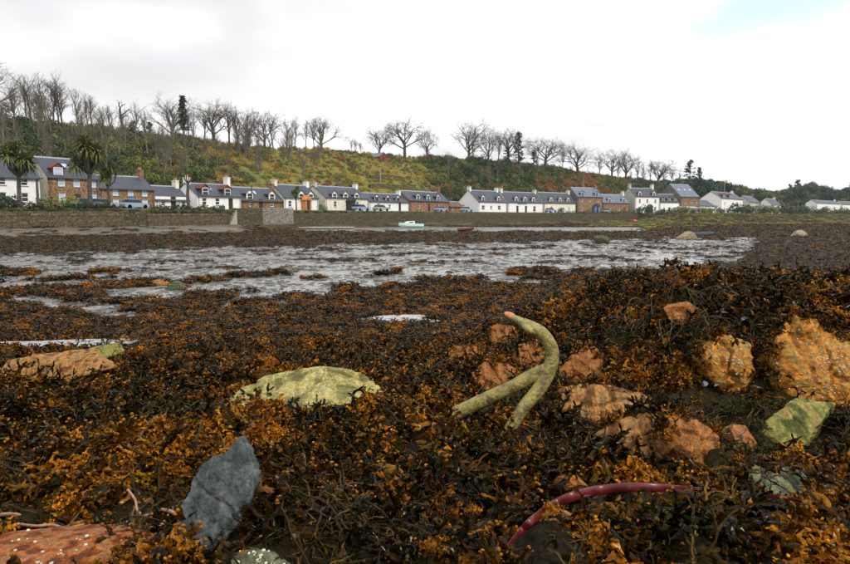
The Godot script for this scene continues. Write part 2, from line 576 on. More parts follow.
# ---------------------------------------------------------------- ground
func shore_color(x: float, d: float, w: float) -> Color:
	var n := n_cover.get_noise_2d(x * 0.7 + 40.0, d * 0.7)
	var n2 := n_patch.get_noise_2d(x * 0.4, d * 0.4 + 90.0)
	var dark := Color(0.022, 0.016, 0.009).lerp(Color(0.05, 0.04, 0.014), clampf(0.5 + n, 0.0, 1.0))
	var mudc := Color(0.17, 0.17, 0.165).lerp(Color(0.27, 0.265, 0.25), clampf(0.5 + n, 0.0, 1.0))
	if d < 60.0:
		return mudc.lerp(dark, smoothstep(0.3, 0.6, w))
	var px := 425.0 + F * x / d
	var t := bay_side(Vector2(x, d))
	var sand := Color(0.15, 0.115, 0.07).lerp(Color(0.27, 0.22, 0.15), clampf(0.5 + n + n2, 0.0, 1.0))
	sand = sand.lerp(Color(0.09, 0.075, 0.03).lerp(Color(0.18, 0.14, 0.075), clampf(0.5 + n2 * 2.0, 0.0, 1.0)), smoothstep(230.0, 300.0, px))
	if px > 600.0 and t < 60.0:
		var grass := Color(0.17, 0.19, 0.03).lerp(Color(0.3, 0.22, 0.1), clampf(0.5 + n2 * 2.0, 0.0, 1.0))
		sand = Color(0.1, 0.075, 0.035).lerp(grass, (1.0 - smoothstep(44.0, 62.0, t + n2 * 30.0)))
	return sand.lerp(Color(0.06, 0.042, 0.016).lerp(Color(0.035, 0.032, 0.014), clampf(0.5 + n2 * 2.0, 0.0, 1.0)), smoothstep(0.3, 0.6, w))
func build_ground():
	var angs := []
	var a := -46.0
	while a <= 46.0:
		angs.append(deg_to_rad(a))
		a += 0.3
	while a < 314.0:
		angs.append(deg_to_rad(a))
		a += 6.7
	angs.append(deg_to_rad(314.0))
	var rings := [0.3]
	while rings[-1] < 900.0:
		rings.append(rings[-1] * 1.019 + 0.004)
	var na := angs.size()
	var nr := rings.size()
	var verts := PackedVector3Array()
	var cols := PackedColorArray()
	var weeds := PackedFloat32Array()
	for i in nr:
		var r: float = rings[i]
		for j in na:
			var x: float = r * sin(angs[j])
			var d: float = r * cos(angs[j])
			if j > 308 or d < 0.5:
				var h0 := EYE - 0.8 if r < 12.0 else lerpf(EYE - 0.8, 0.0, clampf((r - 12.0) / 20.0, 0.0, 1.0))
				if d > 0.0 and r < 24.0:
					h0 = height(x, d)
				verts.append(Vector3(x, h0, -d))
				cols.append(Color(0.05, 0.04, 0.02))
				weeds.append(1.0)
				continue
			var w := weed(x, d)
			verts.append(Vector3(x, height(x, d), -d))
			cols.append(shore_color(x, d, w))
			weeds.append(w)
	var land := PackedInt32Array()
	var mudi := PackedInt32Array()
	for i in nr - 1:
		for j in na:
			var j2 := (j + 1) % na
			var q := [i * na + j, i * na + j2, (i + 1) * na + j2, (i + 1) * na + j]
			var v := verts[q[0]]
			var is_mud: bool = j < 307 and v.z < -7.0 and v.z > -95.0 and weeds[q[0]] < 0.45
			var idx := PackedInt32Array([q[0], q[1], q[2], q[0], q[2], q[3]])
			# clockwise seen from above
			idx = PackedInt32Array([q[0], q[2], q[1], q[0], q[3], q[2]])
			if is_mud:
				mudi.append_array(idx)
			else:
				land.append_array(idx)
	var arr := []
	arr.resize(Mesh.ARRAY_MAX)
	arr[Mesh.ARRAY_VERTEX] = verts
	arr[Mesh.ARRAY_COLOR] = cols
	for k in 2:
		arr[Mesh.ARRAY_INDEX] = land if k == 0 else mudi
		var am := ArrayMesh.new()
		am.add_surface_from_arrays(Mesh.PRIMITIVE_TRIANGLES, arr)
		var st := SurfaceTool.new()
		st.create_from(am, 0)
		st.generate_normals()
		var o := mesh_node(["ground", "mudflat"][k], st.commit(), [M.shore, M.mud][k], self)
		structure(o, ["rocky foreshore and beach below the village", "wet grey mudflat left bare by the tide"][k])

func build_hillside():
	var ts := [11.35, 11.2, 10.2, 8.5, 6.0, 3.0, 0.0, -3.0, -7.0]
	var t := -9.5
	while t > -49.0:
		ts.append(t)
		t -= 2.5
	for e in [-52.0, -58.0, -70.0, -95.0, -140.0]:
		ts.append(e)
	var ns := int(street_s[-1] / 2.5)
	var verts := PackedVector3Array()
	var cols := PackedColorArray()
	for i in ns:
		for e in ts:
			var p := hill_at(i * 2.5, e)
			verts.append(p)
			var k := clampf(0.5 + n_patch.get_noise_2d(p.x * 0.7, p.z * 0.7) * 1.4, 0.0, 1.0)
			var c := Color(0.06, 0.065, 0.02).lerp(Color(0.17, 0.12, 0.04), k)
			if e > 3.0:
				c = Color(0.07, 0.09, 0.03).lerp(Color(0.12, 0.11, 0.05), k)
			else:
				var px := 425.0 - F * p.x / minf(p.z, -10.0)
				if e > -3.5:
					c = Color(0.1, 0.1, 0.1) if px < 640.0 else Color(0.1, 0.12, 0.035).lerp(Color(0.2, 0.16, 0.06), k)
				else:
					var open := smoothstep(225.0, 265.0, px + k * 30.0) * (1.0 - smoothstep(425.0, 455.0, px + k * 30.0))
					c = c.lerp(Color(0.2, 0.22, 0.025).lerp(Color(0.34, 0.25, 0.04), k), open)
			cols.append(c)
	var idx := PackedInt32Array()
	var n := ts.size()
	for i in ns - 1:
		for j in n - 1:
			var a := i * n + j
			idx.append_array(PackedInt32Array([a, a + n, a + n + 1, a, a + n + 1, a + 1]))
	var arr := []
	arr.resize(Mesh.ARRAY_MAX)
	arr[Mesh.ARRAY_VERTEX] = verts
	arr[Mesh.ARRAY_COLOR] = cols
	arr[Mesh.ARRAY_INDEX] = idx
	var am := ArrayMesh.new()
	am.add_surface_from_arrays(Mesh.PRIMITIVE_TRIANGLES, arr)
	var st := SurfaceTool.new()
	st.create_from(am, 0)
	st.generate_normals()
	var o := mesh_node("hillside", st.commit(), M.hill, self)
	structure(o, "steep rough hillside rising behind the row of cottages")

func build_water():
	var st := begin()
	var y := 0.03
	quad(st, Vector3(-45, y, -88), Vector3(75, y, -88), Vector3(75, y, -165), Vector3(-45, y, -165))
	structure(part("water", st, M.water, self), "shallow tidal channel shining below the sea wall")
	st = begin()
	quad(st, Vector3(-62, 0.012, -9), Vector3(62, 0.012, -9), Vector3(62, 0.012, -80), Vector3(-62, 0.012, -80))
	structure(part("shallow_water", st, M.water, self), "thin film of tide water lying between the ripples of the mud")
	# two tide pools between the weeds
	for q in [[30, 352, 1.5, 0.5], [395, 322, 0.8, 0.5]]:
		var c := on_ground(q[0], q[1])
		st = begin()
		var prev := Vector3.ZERO
		for k in 29:
			var a := TAU * k / 28.0
			var rr := 1.0 + 0.25 * sin(a * 3.0 + q[0]) + 0.12 * sin(a * 5.0)
			var e := Vector3(c.x + cos(a) * q[2] * rr, c.y + 0.06, c.z + sin(a) * q[3] * rr)
			if k > 0:
				tri(st, Vector3(c.x, c.y + 0.06, c.z), e, prev)
			prev = e
		structure(part("tide_pool", st, M.water, self), "small tide pool among the seaweed")
		rock_spots.append([c.x, -c.z, q[2] * 0.9, q[3] * 0.9])

# ---------------------------------------------------------------- sea walls
func wall_strip(called: String, label: String, px0: float, px1: float, t: float, top_y: float, m: Material, foot := -0.4, thick := 0.7):
	var steps := maxi(2, int((px1 - px0) / 2.5))
	var st := begin()
	var rows := []
	for i in steps + 1:
		var px := lerpf(px0, px1, float(i) / steps)
		var p := street_at(px, t)
		var q := street_at(px, t)
		var nn := Vector2(0.826, -0.5635)
		var top := EYE + (HORIZON - top_y) / F * p.y + n_cover.get_noise_2d(px * 0.6, t) * 0.12
		var bulge := n_mid.get_noise_2d(p.x * 0.5, p.y * 0.5) * 0.07
		var a := p + nn * (bulge + 0.12)
		var b := p + nn * bulge
		var c := q - nn * thick
		rows.append([Vector3(a.x, foot, -a.y), Vector3(b.x, top - 0.05, -b.y), Vector3(b.x, top, -b.y) - Vector3(nn.x, 0, -nn.y) * 0.06, Vector3(c.x, top, -c.y), Vector3(c.x, foot, -c.y)])
	for i in steps:
		for k in 4:
			quad(st, rows[i][k], rows[i + 1][k], rows[i + 1][k + 1], rows[i][k + 1])
	for e in [0, steps]:
		var r = rows[e]
		var flip: bool = e == 0
		for k in [1, 2, 3]:
			if flip:
				tri(st, r[0], r[k], r[k + 1])
			else:
				tri(st, r[0], r[k + 1], r[k])
	var o := part(called, st, m, self)
	mark(o, label, "sea wall")
	return o
func build_sea_walls():
	wall_strip("sea_wall", "brown rubble sea wall below the cabbage palms", -60, 125, 12.0, 211.5, M.sea_wall)
	wall_strip("sea_wall", "dark weedy wall set back in the gap of the rubble sea wall", 125.3, 148.2, 11.75, 211.5, M.sea_wall_green)
	wall_strip("sea_wall", "pale rubble sea wall in front of the low white cottage", 148.5, 227, 12.0, 213.5, M.sea_wall)
	wall_strip("quay_wall", "dark mossy half of the high quay wall beside the steps", 237, 263, 12.5, 208.2, M.sea_wall_green)
	wall_strip("quay_wall", "grey stone half of the high quay wall", 263.3, 294, 12.3, 208.2, M.stone_grey)
	wall_strip("sea_wall", "long low mossy sea wall below the white cottages", 294.5, 560, 12.0, 213.2, M.sea_wall_green)
	wall_strip("sea_wall", "dark mossy sea wall below the blue dormered stone house", 560.5, 652, 12.0, 214.0, M.sea_wall_green)
	wall_strip("garden_wall", "low rough garden wall beside the green garage door", 653, 700, 9.0, 215.0, M.stone_grey, 0.5)
	# stone steps beside the quay wall
	var p := street_at(228.0, 12.0)
	var q := street_at(237.0, 12.4)
	var u := (q - p).normalized()
	var t := thing("sea_steps", "pale stone steps climbing to the quay wall", "steps", Vector3(p.x, 0.2, -p.y), atan2(u.y, u.x))
	var n := 9
	var len := p.distance_to(q)
	for i in n:
		var st := begin()
		box(st, Vector3(len * i / n, -0.5, -0.6), Vector3(len * (i + 1) / n - 0.002, 2.9 * (i + 1) / n, 0.35 - 0.002 * i))
		part("step", st, M.concrete, t)
	# low concrete jetty
	var a := at(282, 227, 112.0)
	var b := at(352, 227.4, 112.0)
	var j := thing("jetty", "low concrete jetty lying on the weedy shore", "jetty", Vector3(a.x, 0, a.z))
	var st2 := begin()
	box(st2, Vector3(0, a.y - 0.18, -3.2), Vector3(b.x - a.x, a.y, 0))
	part("deck", st2, M.concrete, j)
	st2 = begin()
	box(st2, Vector3(0.1, -0.5, -3.0), Vector3(b.x - a.x - 0.1, a.y - 0.182, -0.12))
	part("side_wall", st2, M.sea_wall_green, j)

# ---------------------------------------------------------------- houses
func facade(st: SurfaceTool, w: float, h: float, holes: Array, deep: float):
	var xs := [0.0, w]
	var ys := [0.0, h]
	for o in holes:
		xs.append_array([o[0], o[2]])
		ys.append_array([o[1], o[3]])
	xs.sort()
	ys.sort()
	for i in xs.size() - 1:
		for j in ys.size() - 1:
			if xs[i + 1] - xs[i] < 0.001 or ys[j + 1] - ys[j] < 0.001:
				continue
			var cx: float = (xs[i] + xs[i + 1]) / 2.0
			var cy: float = (ys[j] + ys[j + 1]) / 2.0
			var inside := false
			for o in holes:
				if cx > o[0] and cx < o[2] and cy > o[1] and cy < o[3]:
					inside = true
			if not inside:
				quad(st, Vector3(xs[i], ys[j], 0), Vector3(xs[i + 1], ys[j], 0), Vector3(xs[i + 1], ys[j + 1], 0), Vector3(xs[i], ys[j + 1], 0))
	for o in holes:
		var a := Vector3(o[0], o[1], 0)
		var b := Vector3(o[2], o[1], 0)
		var c := Vector3(o[2], o[3], 0)
		var d := Vector3(o[0], o[3], 0)
		var k := Vector3(0, 0, -deep)
		quad(st, a, b, b + k, a + k)
		quad(st, c, d, d + k, c + k)
		quad(st, d, a, a + k, d + k)
		quad(st, b, c, c + k, b + k)
func add_window(o: Array, parent: Node, z: float, frame: Material, pane: Material, bar := true):
	var st := begin()
	var f := 0.09
	box(st, Vector3(o[0], o[1], z - 0.05), Vector3(o[0] + f, o[3], z + 0.03))
	box(st, Vector3(o[2] - f, o[1], z - 0.05), Vector3(o[2], o[3], z + 0.03))
	box(st, Vector3(o[0] + f, o[1], z - 0.05), Vector3(o[2] - f, o[1] + f, z + 0.03))
	box(st, Vector3(o[0] + f, o[3] - f, z - 0.05), Vector3(o[2] - f, o[3], z + 0.03))
	if bar:
		var my: float = (o[1] + o[3]) / 2.0
		box(st, Vector3(o[0] + f, my - 0.04, z - 0.04), Vector3(o[2] - f, my + 0.04, z + 0.025))
	var wnd := part("window", st, frame, parent)
	st = begin()
	quad(st, Vector3(o[0], o[1], z - 0.03), Vector3(o[2], o[1], z - 0.03), Vector3(o[2], o[3], z - 0.03), Vector3(o[0], o[3], z - 0.03))
	part("pane", st, pane, wnd)
	return wnd

func house(h: Dictionary) -> Node3D:
	var t: float = h.get("t", 0.0)
	var A := street_at(h.xl, t)
	var B := street_at(h.xr, t)
	var u := (B - A).normalized()
	var w := A.distance_to(B)
	var D := (A.y + B.y) / 2.0
	var base: float = h.get("base", ROAD)
	var eh: float = EYE + (HORIZON - h.ey) / F * D - base
	var rh: float = EYE + (HORIZON - h.ry) / F * D - base
	var dep: float = h.get("depth", 6.2)
	var turn := atan2(u.y, u.x)
	var o := thing(h.get("name", "cottage"), h.label, h.get("cat", "cottage"), Vector3(A.x, base, -A.y), turn, h.get("group", ""))
	var along := func(px: float) -> float:
		var k := (px - 425.0) / F
		return (k * A.y - A.x) / (u.x - k * u.y)
	var wallm: Material = h.get("wall", M.white)
	var roofm: Material = h.get("roof", M.slate)
	var pane: Material = h.get("pane", M.glass)
	var sl := (rh - eh) / (dep / 2.0)
	var holes := []
	var kinds := []
	for e in h.get("win", []):
		# [px, row or sill, width, height]
		var c: float = along.call(e[0])
		var ww: float = e[2] if e.size() > 2 else 0.95
		var hh: float = e[3] if e.size() > 3 else 1.25
		var sill: float = e[1]
		holes.append([clampf(c - ww / 2, 0.15, w - ww - 0.15), sill, clampf(c - ww / 2, 0.15, w - ww - 0.15) + ww, minf(sill + hh, eh - 0.12)])
		kinds.append("window")
	for e in h.get("doors", []):
		var c: float = along.call(e[0])
		holes.append([c - 0.5, 0.05, c + 0.5, 2.05])
		kinds.append(e[1])
	var st := begin()
	facade(st, w, eh, holes, 0.16)
	quad(st, Vector3(w, 0, -dep), Vector3(0, 0, -dep), Vector3(0, eh, -dep), Vector3(w, eh, -dep))
	for s in [0.0, w]:
		var p := [Vector3(s, 0, 0), Vector3(s, 0, -dep), Vector3(s, eh, -dep), Vector3(s, rh, -dep / 2), Vector3(s, eh, 0)]
		for k in [1, 2, 3]:
			if s > 0.0:
				tri(st, p[0], p[k], p[k + 1])
			else:
				tri(st, p[0], p[k + 1], p[k])
	var wn := part("wall", st, wallm, o)
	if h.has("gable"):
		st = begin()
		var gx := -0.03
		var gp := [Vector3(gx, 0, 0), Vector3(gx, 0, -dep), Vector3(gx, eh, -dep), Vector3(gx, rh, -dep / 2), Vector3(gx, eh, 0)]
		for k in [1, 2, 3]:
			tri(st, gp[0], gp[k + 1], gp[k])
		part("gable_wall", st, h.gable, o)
	# foundations reach into the ground
	st = begin()
	box(st, Vector3(0.01, -1.0, -dep + 0.01), Vector3(w - 0.01, -0.002, -0.01))
	part("footing", st, M.stone_grey, o)
	for i in holes.size():
		var e = holes[i]
		if kinds[i] is String:
			var wnd = add_window(e, o, -0.1, M.sash, pane)
			st = begin()
			box(st, Vector3(e[0] - 0.06, e[1] - 0.1, -0.08), Vector3(e[2] + 0.06, e[1] - 0.002, 0.07))
			part("sill", st, M.lead, wnd)
		else:
			st = begin()
			box(st, Vector3(e[0] + 0.003, e[1], -0.12), Vector3(e[2] - 0.003, e[3], -0.08))
			for r in [[0.12, 0.9], [1.0, 1.85]]:
				box(st, Vector3(e[0] + 0.15, e[1] + r[0], -0.079), Vector3(e[2] - 0.15, e[1] + r[1], -0.06))
			var dr := part("door", st, kinds[i], o)
			st = begin()
			ellipsoid(st, Vector3(e[2] - 0.12, 1.0, -0.04), Vector3.ONE * 0.045, 6, 4)
			part("handle", st, M.lead, dr)
	# roof: a folded slab, swung so that its profile lies across the house
	st = begin()
	var ov := 0.18
	var ye := eh - ov * sl
	prism(st, PackedVector2Array([Vector2(-ov, ye), Vector2(dep / 2, rh), Vector2(dep + ov, ye), Vector2(dep + ov, ye + 0.14), Vector2(dep / 2, rh + 0.15), Vector2(-ov, ye + 0.14)]), 0.0, w + 0.16)
	var roof := part("roof", st, roofm, o)
	roof.rotation.y = PI / 2
	roof.position = Vector3(-0.08, 0, 0)
	st = begin()
	prism(st, PackedVector2Array([Vector2(dep / 2 - 0.22, rh + 0.155 - 0.2 * sl), Vector2(dep / 2 + 0.22, rh + 0.155 - 0.2 * sl), Vector2(dep / 2, rh + 0.22)]), 0.01, w + 0.15)
	part("ridge_cap", st, M.lead, roof)
	# gutter and downpipes
	st = begin()
	tube(st, [Vector3(-0.05, ye + 0.02, 0.24), Vector3(w + 0.05, ye + 0.02, 0.24)], [0.06, 0.06], 6)
	var g := part("gutter", st, M.pole, o)
	for e in [0.25, w - 0.25]:
		st = begin()
		tube(st, [Vector3(e, 0, 0.09), Vector3(e, ye, 0.09)], [0.045, 0.045], 6)
		part("downpipe", st, M.pole, g)
	for e in h.get("dormers", []):
		add_dormer(o, along.call(e), h, eh, sl, dep, wallm, roofm, pane)
	for e in h.get("skylights", []):
		var c: float = along.call(e)
		st = begin()
		var zz := dep * 0.24
		var yy := eh + sl * zz + 0.18
		var a := Vector3(c - 0.35, yy, -zz)
		var b := Vector3(0.7, 0, 0)
		var up := Vector3(0, 0.9 * sl, -0.9) / sqrt(1 + sl * sl)
		quad(st, a, a + b, a + b + up, a + up)
		part("skylight", st, M.pale_blue, o)
	for e in h.get("chimneys", []):
		# [0..1 along the ridge, height, material]
		var cx: float = clampf(e[0] * w, 0.36, w - 0.36)
		st = begin()
		box(st, Vector3(cx - 0.34, rh - 0.8, -dep / 2 - 0.55), Vector3(cx + 0.34, rh + e[1], -dep / 2 + 0.55))
		box(st, Vector3(cx - 0.4, rh + e[1], -dep / 2 - 0.61), Vector3(cx + 0.4, rh + e[1] + 0.14, -dep / 2 + 0.61))
		var ch := part("chimney", st, e[2], o)
		for k in [-0.27, 0.27]:
			st = begin()
			tube(st, [Vector3(cx, rh + e[1] + 0.14, -dep / 2 + k), Vector3(cx, rh + e[1] + 0.6, -dep / 2 + k)], [0.15, 0.12], 8)
			part("chimney_pot", st, M.pot, ch)
	if h.has("porch"):
		# [px, wall material, roof material, width]
		var c: float = along.call(h.porch[0])
		var pw: float = h.porch[3] / 2.0
		st = begin()
		box(st, Vector3(c - pw, 0, 0.02), Vector3(c + pw, 2.1, 1.3))
		var pn := part("porch", st, h.porch[1], o)
		st = begin()
		prism(st, PackedVector2Array([Vector2(-pw - 0.2, 2.102), Vector2(pw + 0.2, 2.102), Vector2(0, 3.1)]), 0.03, 1.5)
		var pr := part("porch_roof", st, h.porch[2], pn)
		pr.position = Vector3(c, 0, 0)
		st = begin()
		box(st, Vector3(c - 0.42, 0.05, 1.301), Vector3(c + 0.42, 1.95, 1.33))
		part("door", st, M.dark_wood, pn)
	return o
func add_dormer(o: Node, c: float, h: Dictionary, eh: float, sl: float, dep: float, wallm: Material, roofm: Material, pane: Material):
	var dw: float = h.get("dw", 0.8)
	var fw: Material = h.get("dormer_wall", wallm)
	var dr: Material = h.get("dormer_roof", roofm)
	var z0: float = h.get("dz", -0.3)
	var y0: float = eh + h.get("dy", -0.15)
	var fh: float = h.get("dh", 1.5)
	var back := minf(dep * 0.46, (fh + 0.7) / sl + 0.3)
	var st := begin()
	prism(st, PackedVector2Array([Vector2(-dw, y0), Vector2(dw, y0), Vector2(dw, y0 + fh), Vector2(0, y0 + fh + 0.62), Vector2(-dw, y0 + fh)]), z0 - back, z0)
	var d := part("dormer", st, h.get("cheeks", M.slate), o)
	d.position.x = c
	st = begin()
	prism(st, PackedVector2Array([Vector2(-dw + 0.01, y0 + 0.02), Vector2(dw - 0.01, y0 + 0.02), Vector2(dw - 0.01, y0 + fh), Vector2(0, y0 + fh + 0.6), Vector2(-dw + 0.01, y0 + fh)]), z0 + 0.001, z0 + 0.03)
	part("face", st, fw, d)
	z0 += 0.03
	for s in [-1.0, 1.0]:
		st = begin()
		var e := 0.2
		var k := 0.62 / dw
		var pr := [Vector2(0, y0 + fh + 0.64), Vector2(s * (dw + e), y0 + fh - e * k + 0.02), Vector2(s * (dw + e), y0 + fh - e * k + 0.13), Vector2(0, y0 + fh + 0.76)]
		if s > 0:
			pr.reverse()
		pr.reverse()
		prism(st, PackedVector2Array(pr), z0 - back, z0 + 0.14 + s * 0.004)
		part("dormer_roof", st, dr, d)
	st = begin()
	var a := [-dw + 0.16, y0 + 0.22, dw - 0.16, y0 + fh + 0.05]
	var wf: Material = h.get("dormer_sash", M.sash)
	var f := 0.09
	box(st, Vector3(a[0], a[1], z0 + 0.004), Vector3(a[0] + f, a[3], z0 + 0.06))
	box(st, Vector3(a[2] - f, a[1], z0 + 0.004), Vector3(a[2], a[3], z0 + 0.06))
	box(st, Vector3(a[0] + f, a[1], z0 + 0.004), Vector3(a[2] - f, a[1] + f, z0 + 0.06))
	box(st, Vector3(a[0] + f, a[3] - f, z0 + 0.004), Vector3(a[2] - f, a[3], z0 + 0.06))
	box(st, Vector3(a[0] + f, (a[1] + a[3]) / 2 - 0.03, z0 + 0.004), Vector3(a[2] - f, (a[1] + a[3]) / 2 + 0.03, z0 + 0.05))
	part("sash", st, wf, d)
	st = begin()
	quad(st, Vector3(a[0], a[1], z0 + 0.015), Vector3(a[2], a[1], z0 + 0.015), Vector3(a[2], a[3], z0 + 0.015), Vector3(a[0], a[3], z0 + 0.015))
	part("pane", st, pane, d)

func build_village():
	var W = M.white
	var P = M.pale_blue
	house({"label": "tall white house with slate roof behind the first cabbage palm", "cat": "house", "name": "house", "xl": -75, "xr": 43, "ey": 176.5, "ry": 153, "depth": 6.5, "win": [[-30, 3.0], [6, 3.0], [28, 3.0], [28, 0.8], [6, 0.8]], "doors": [[-12, M.dark_wood]], "chimneys": [[0.02, 1.0, W]]})
	var w1 := [[65, 3.1, 0.95, 1.5], [80, 3.1, 0.95, 1.5], [96, 3.1, 0.95, 1.5], [65, 0.8, 0.95, 1.4], [96, 0.8, 0.95, 1.4]]
	house({"label": "tall brown stone house with one red dormer", "cat": "house", "name": "house", "xl": 51, "xr": 101, "ey": 178.5, "ry": 159, "depth": 6.8, "wall": M.stone, "gable": M.harl, "win": w1, "doors": [[80, M.dark_wood]], "pane": P, "dormers": [63], "dormer_wall": M.red_paint, "dormer_roof": M.red_tile, "skylights": [76], "chimneys": [[0.97, 1.0, M.stone]]})
	house({"label": "long brown stone house with six white sash windows", "cat": "house", "name": "house", "xl": 101.5, "xr": 156, "ey": 189.5, "ry": 176.5, "wall": M.stone, "pane": P, "win": [[118, 2.0], [133, 2.0], [147, 2.0], [118, 0.5, 0.95, 1.0], [147, 0.5, 0.95, 1.0]], "doors": [[134, M.blue_paint]], "chimneys": [[0.96, 1.1, M.stone]]})
	house({"label": "low white cottage with long dark slate roof and no dormers", "xl": 157, "xr": 191, "ey": 200.5, "ry": 186.5, "depth": 6.4, "win": [[165, 0.5, 0.8, 0.9], [185, 0.5, 0.8, 0.9]], "doors": [[175, M.dark_wood]], "chimneys": [[0.97, 1.0, M.cream]]})
	house({"label": "white cottage with two red dormers and a tall white chimney", "xl": 199, "xr": 242, "ey": 196.5, "ry": 184.5, "depth": 6.6, "doors": [[232, M.dark_wood]], "win": [[206, 0.8], [219, 0.8]], "dormers": [208, 230], "dormer_wall": M.red_paint, "dormer_roof": M.red_tile, "skylights": [218], "chimneys": [[0.0, 0.9, W], [0.97, 1.3, W]]})
	house({"label": "brown stone cottage with two white dormers behind the quay wall", "xl": 242.6, "xr": 284, "ey": 201, "ry": 188.3, "wall": M.stone, "win": [[252, 0.7, 0.9, 1.0], [273, 0.7, 0.9, 1.0]], "doors": [[262, M.dark_wood]], "dormers": [252, 274], "dormer_wall": W, "skylights": [262], "chimneys": [[0.97, 0.9, M.stone]]})
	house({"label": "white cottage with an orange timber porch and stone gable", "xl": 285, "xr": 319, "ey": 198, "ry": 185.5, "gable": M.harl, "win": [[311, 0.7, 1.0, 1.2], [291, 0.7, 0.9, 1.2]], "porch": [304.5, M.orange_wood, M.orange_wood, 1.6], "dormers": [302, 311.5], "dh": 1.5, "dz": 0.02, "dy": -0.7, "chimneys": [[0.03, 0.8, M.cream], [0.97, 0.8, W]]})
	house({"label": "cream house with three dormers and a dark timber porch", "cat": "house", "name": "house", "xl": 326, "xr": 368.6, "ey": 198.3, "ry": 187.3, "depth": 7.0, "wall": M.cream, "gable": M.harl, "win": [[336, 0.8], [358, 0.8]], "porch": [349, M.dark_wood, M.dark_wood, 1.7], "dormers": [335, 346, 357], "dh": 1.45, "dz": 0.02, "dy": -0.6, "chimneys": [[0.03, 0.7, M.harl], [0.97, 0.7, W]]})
	house({"label": "low white cottage with three dark dormers beside the cream house", "xl": 369.6, "xr": 409, "ey": 202, "ry": 194, "depth": 6.0, "win": [[379, 0.7, 1.1, 1.1], [390, 0.7, 0.9, 0.9]], "doors": [[400, M.dark_wood]], "dormers": [378, 389, 399], "dy": -0.5, "dormer_sash": M.dark_wood, "chimneys": [[0.98, 0.8, W]]})
	house({"label": "red stone cottage with three dormers and a doorway in the middle", "xl": 409.6, "xr": 449, "ey": 201.3, "ry": 192, "wall": M.stone_red, "win": [[419, 0.8], [438, 0.8]], "doors": [[429, M.dark_wood]], "dormers": [419, 429, 439], "dormer_wall": M.harl, "chimneys": [[0.95, 1.0, M.stone]]})
	house({"name": "shed", "cat": "shed", "label": "small slate roofed shed beside the red stone cottage", "xl": 449.6, "xr": 464, "ey": 207, "ry": 202, "depth": 4.5, "wall": M.stone_red, "win": [[452, 0.6, 0.7, 0.8]], "doors": [[458, M.orange_wood]]})
	house({"label": "white cottage with two dormers and a broad blank gable", "xl": 478, "xr": 506.3, "ey": 202, "ry": 191, "depth": 7.5, "win": [[483, 0.8, 1.5, 1.2], [491, 0.9, 0.9, 1.0], [499, 0.8, 1.5, 1.2]], "dormers": [483.5, 499], "chimneys": [[0.02, 0.9, W], [0.97, 0.9, W]]})
	var inn = house({"name": "inn", "cat": "inn", "label": "white building with three dormers and a grey board above the doors", "xl": 507.5, "xr": 542.5, "ey": 202.6, "ry": 192.5, "depth": 7.0, "win": [[534, 0.3, 1.3, 1.7]], "doors": [[517, M.dark_wood], [525.5, M.dark_wood]], "dormers": [516.5, 525, 533.5], "chimneys": [[0.02, 0.9, W], [0.98, 0.8, M.cream]]})
	var st := begin()
	box(st, Vector3(4.2, 2.45, 0.01), Vector3(8.4, 2.95, 0.07))
	part("sign_board", st, M.lead, inn)
	house({"label": "cream cottage with three white dormers beside the tall stone house", "xl": 543.5, "xr": 575, "ey": 203, "ry": 193, "wall": M.cream, "win": [[551, 0.7], [560, 0.7, 0.8, 0.9]], "doors": [[568, M.pale_blue]], "dormers": [551, 560, 568], "chimneys": [[0.97, 0.8, M.cream]]})
	house({"name": "house", "cat": "house", "label": "tall brown stone house with two blue dormers", "xl": 576.5, "xr": 601.5, "ey": 197, "ry": 188, "depth": 7.5, "wall": M.stone, "gable": M.stone_grey, "roof": M.slate_blue, "win": [[581, 0.8, 0.9, 1.2], [581, 3.6, 0.9, 1.1], [589, 3.6, 0.9, 1.1], [597, 3.6, 0.9, 1.1]], "porch": [594, M.blue_paint, M.slate, 2.2], "dormers": [582, 596], "dormer_wall": M.blue_paint, "dormer_roof": M.slate_blue, "chimneys": [[0.97, 0.8, M.stone]]})
	house({"label": "grey stone cottage with two pale blue dormers", "xl": 602, "xr": 628, "ey": 203, "ry": 194.7, "wall": M.stone, "roof": M.slate_blue, "win": [[609, 0.8], [618, 0.8]], "doors": [[623.5, M.red_paint]], "dormers": [609, 623], "dormer_wall": M.pale_blue, "chimneys": [[0.97, 1.0, M.cream]]})
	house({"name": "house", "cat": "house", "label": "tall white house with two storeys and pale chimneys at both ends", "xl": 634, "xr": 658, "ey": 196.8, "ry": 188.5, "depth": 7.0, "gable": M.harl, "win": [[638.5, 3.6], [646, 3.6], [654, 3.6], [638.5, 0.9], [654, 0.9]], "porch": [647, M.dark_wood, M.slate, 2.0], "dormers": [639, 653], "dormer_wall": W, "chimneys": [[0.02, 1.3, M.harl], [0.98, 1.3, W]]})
	house({"label": "white cottage with three dark dormers beside the tall white house", "xl": 658.5, "xr": 678, "ey": 202.3, "ry": 194.5, "win": [[663, 0.7], [674, 0.7]], "doors": [[668, M.dark_wood]], "dormers": [662, 668, 674], "dormer_wall": M.dark_wood})
	house({"name": "house", "cat": "house", "label": "large brown house under a high pale blue slate roof", "xl": 679, "xr": 697.5, "ey": 197, "ry": 184.5, "depth": 11.0, "wall": M.stone, "gable": M.stone_grey, "roof": M.slate_blue, "win": [[684, 3.4, 0.9, 1.2], [690, 3.4, 0.9, 1.2], [694.5, 3.4, 0.9, 1.2], [684, 0.8], [694, 0.8]], "skylights": [683, 689, 694]})
	var gr = house({"name": "garage", "cat": "garage", "label": "low white garage with a bright green door", "xl": 681, "xr": 697.5, "t": 6.0, "base": 2.6, "ey": 208.5, "ry": 207.0, "depth": 4.0, "roof": M.concrete, "win": [[684.5, 0.4, 2.2, 1.5]]})
	st = begin()
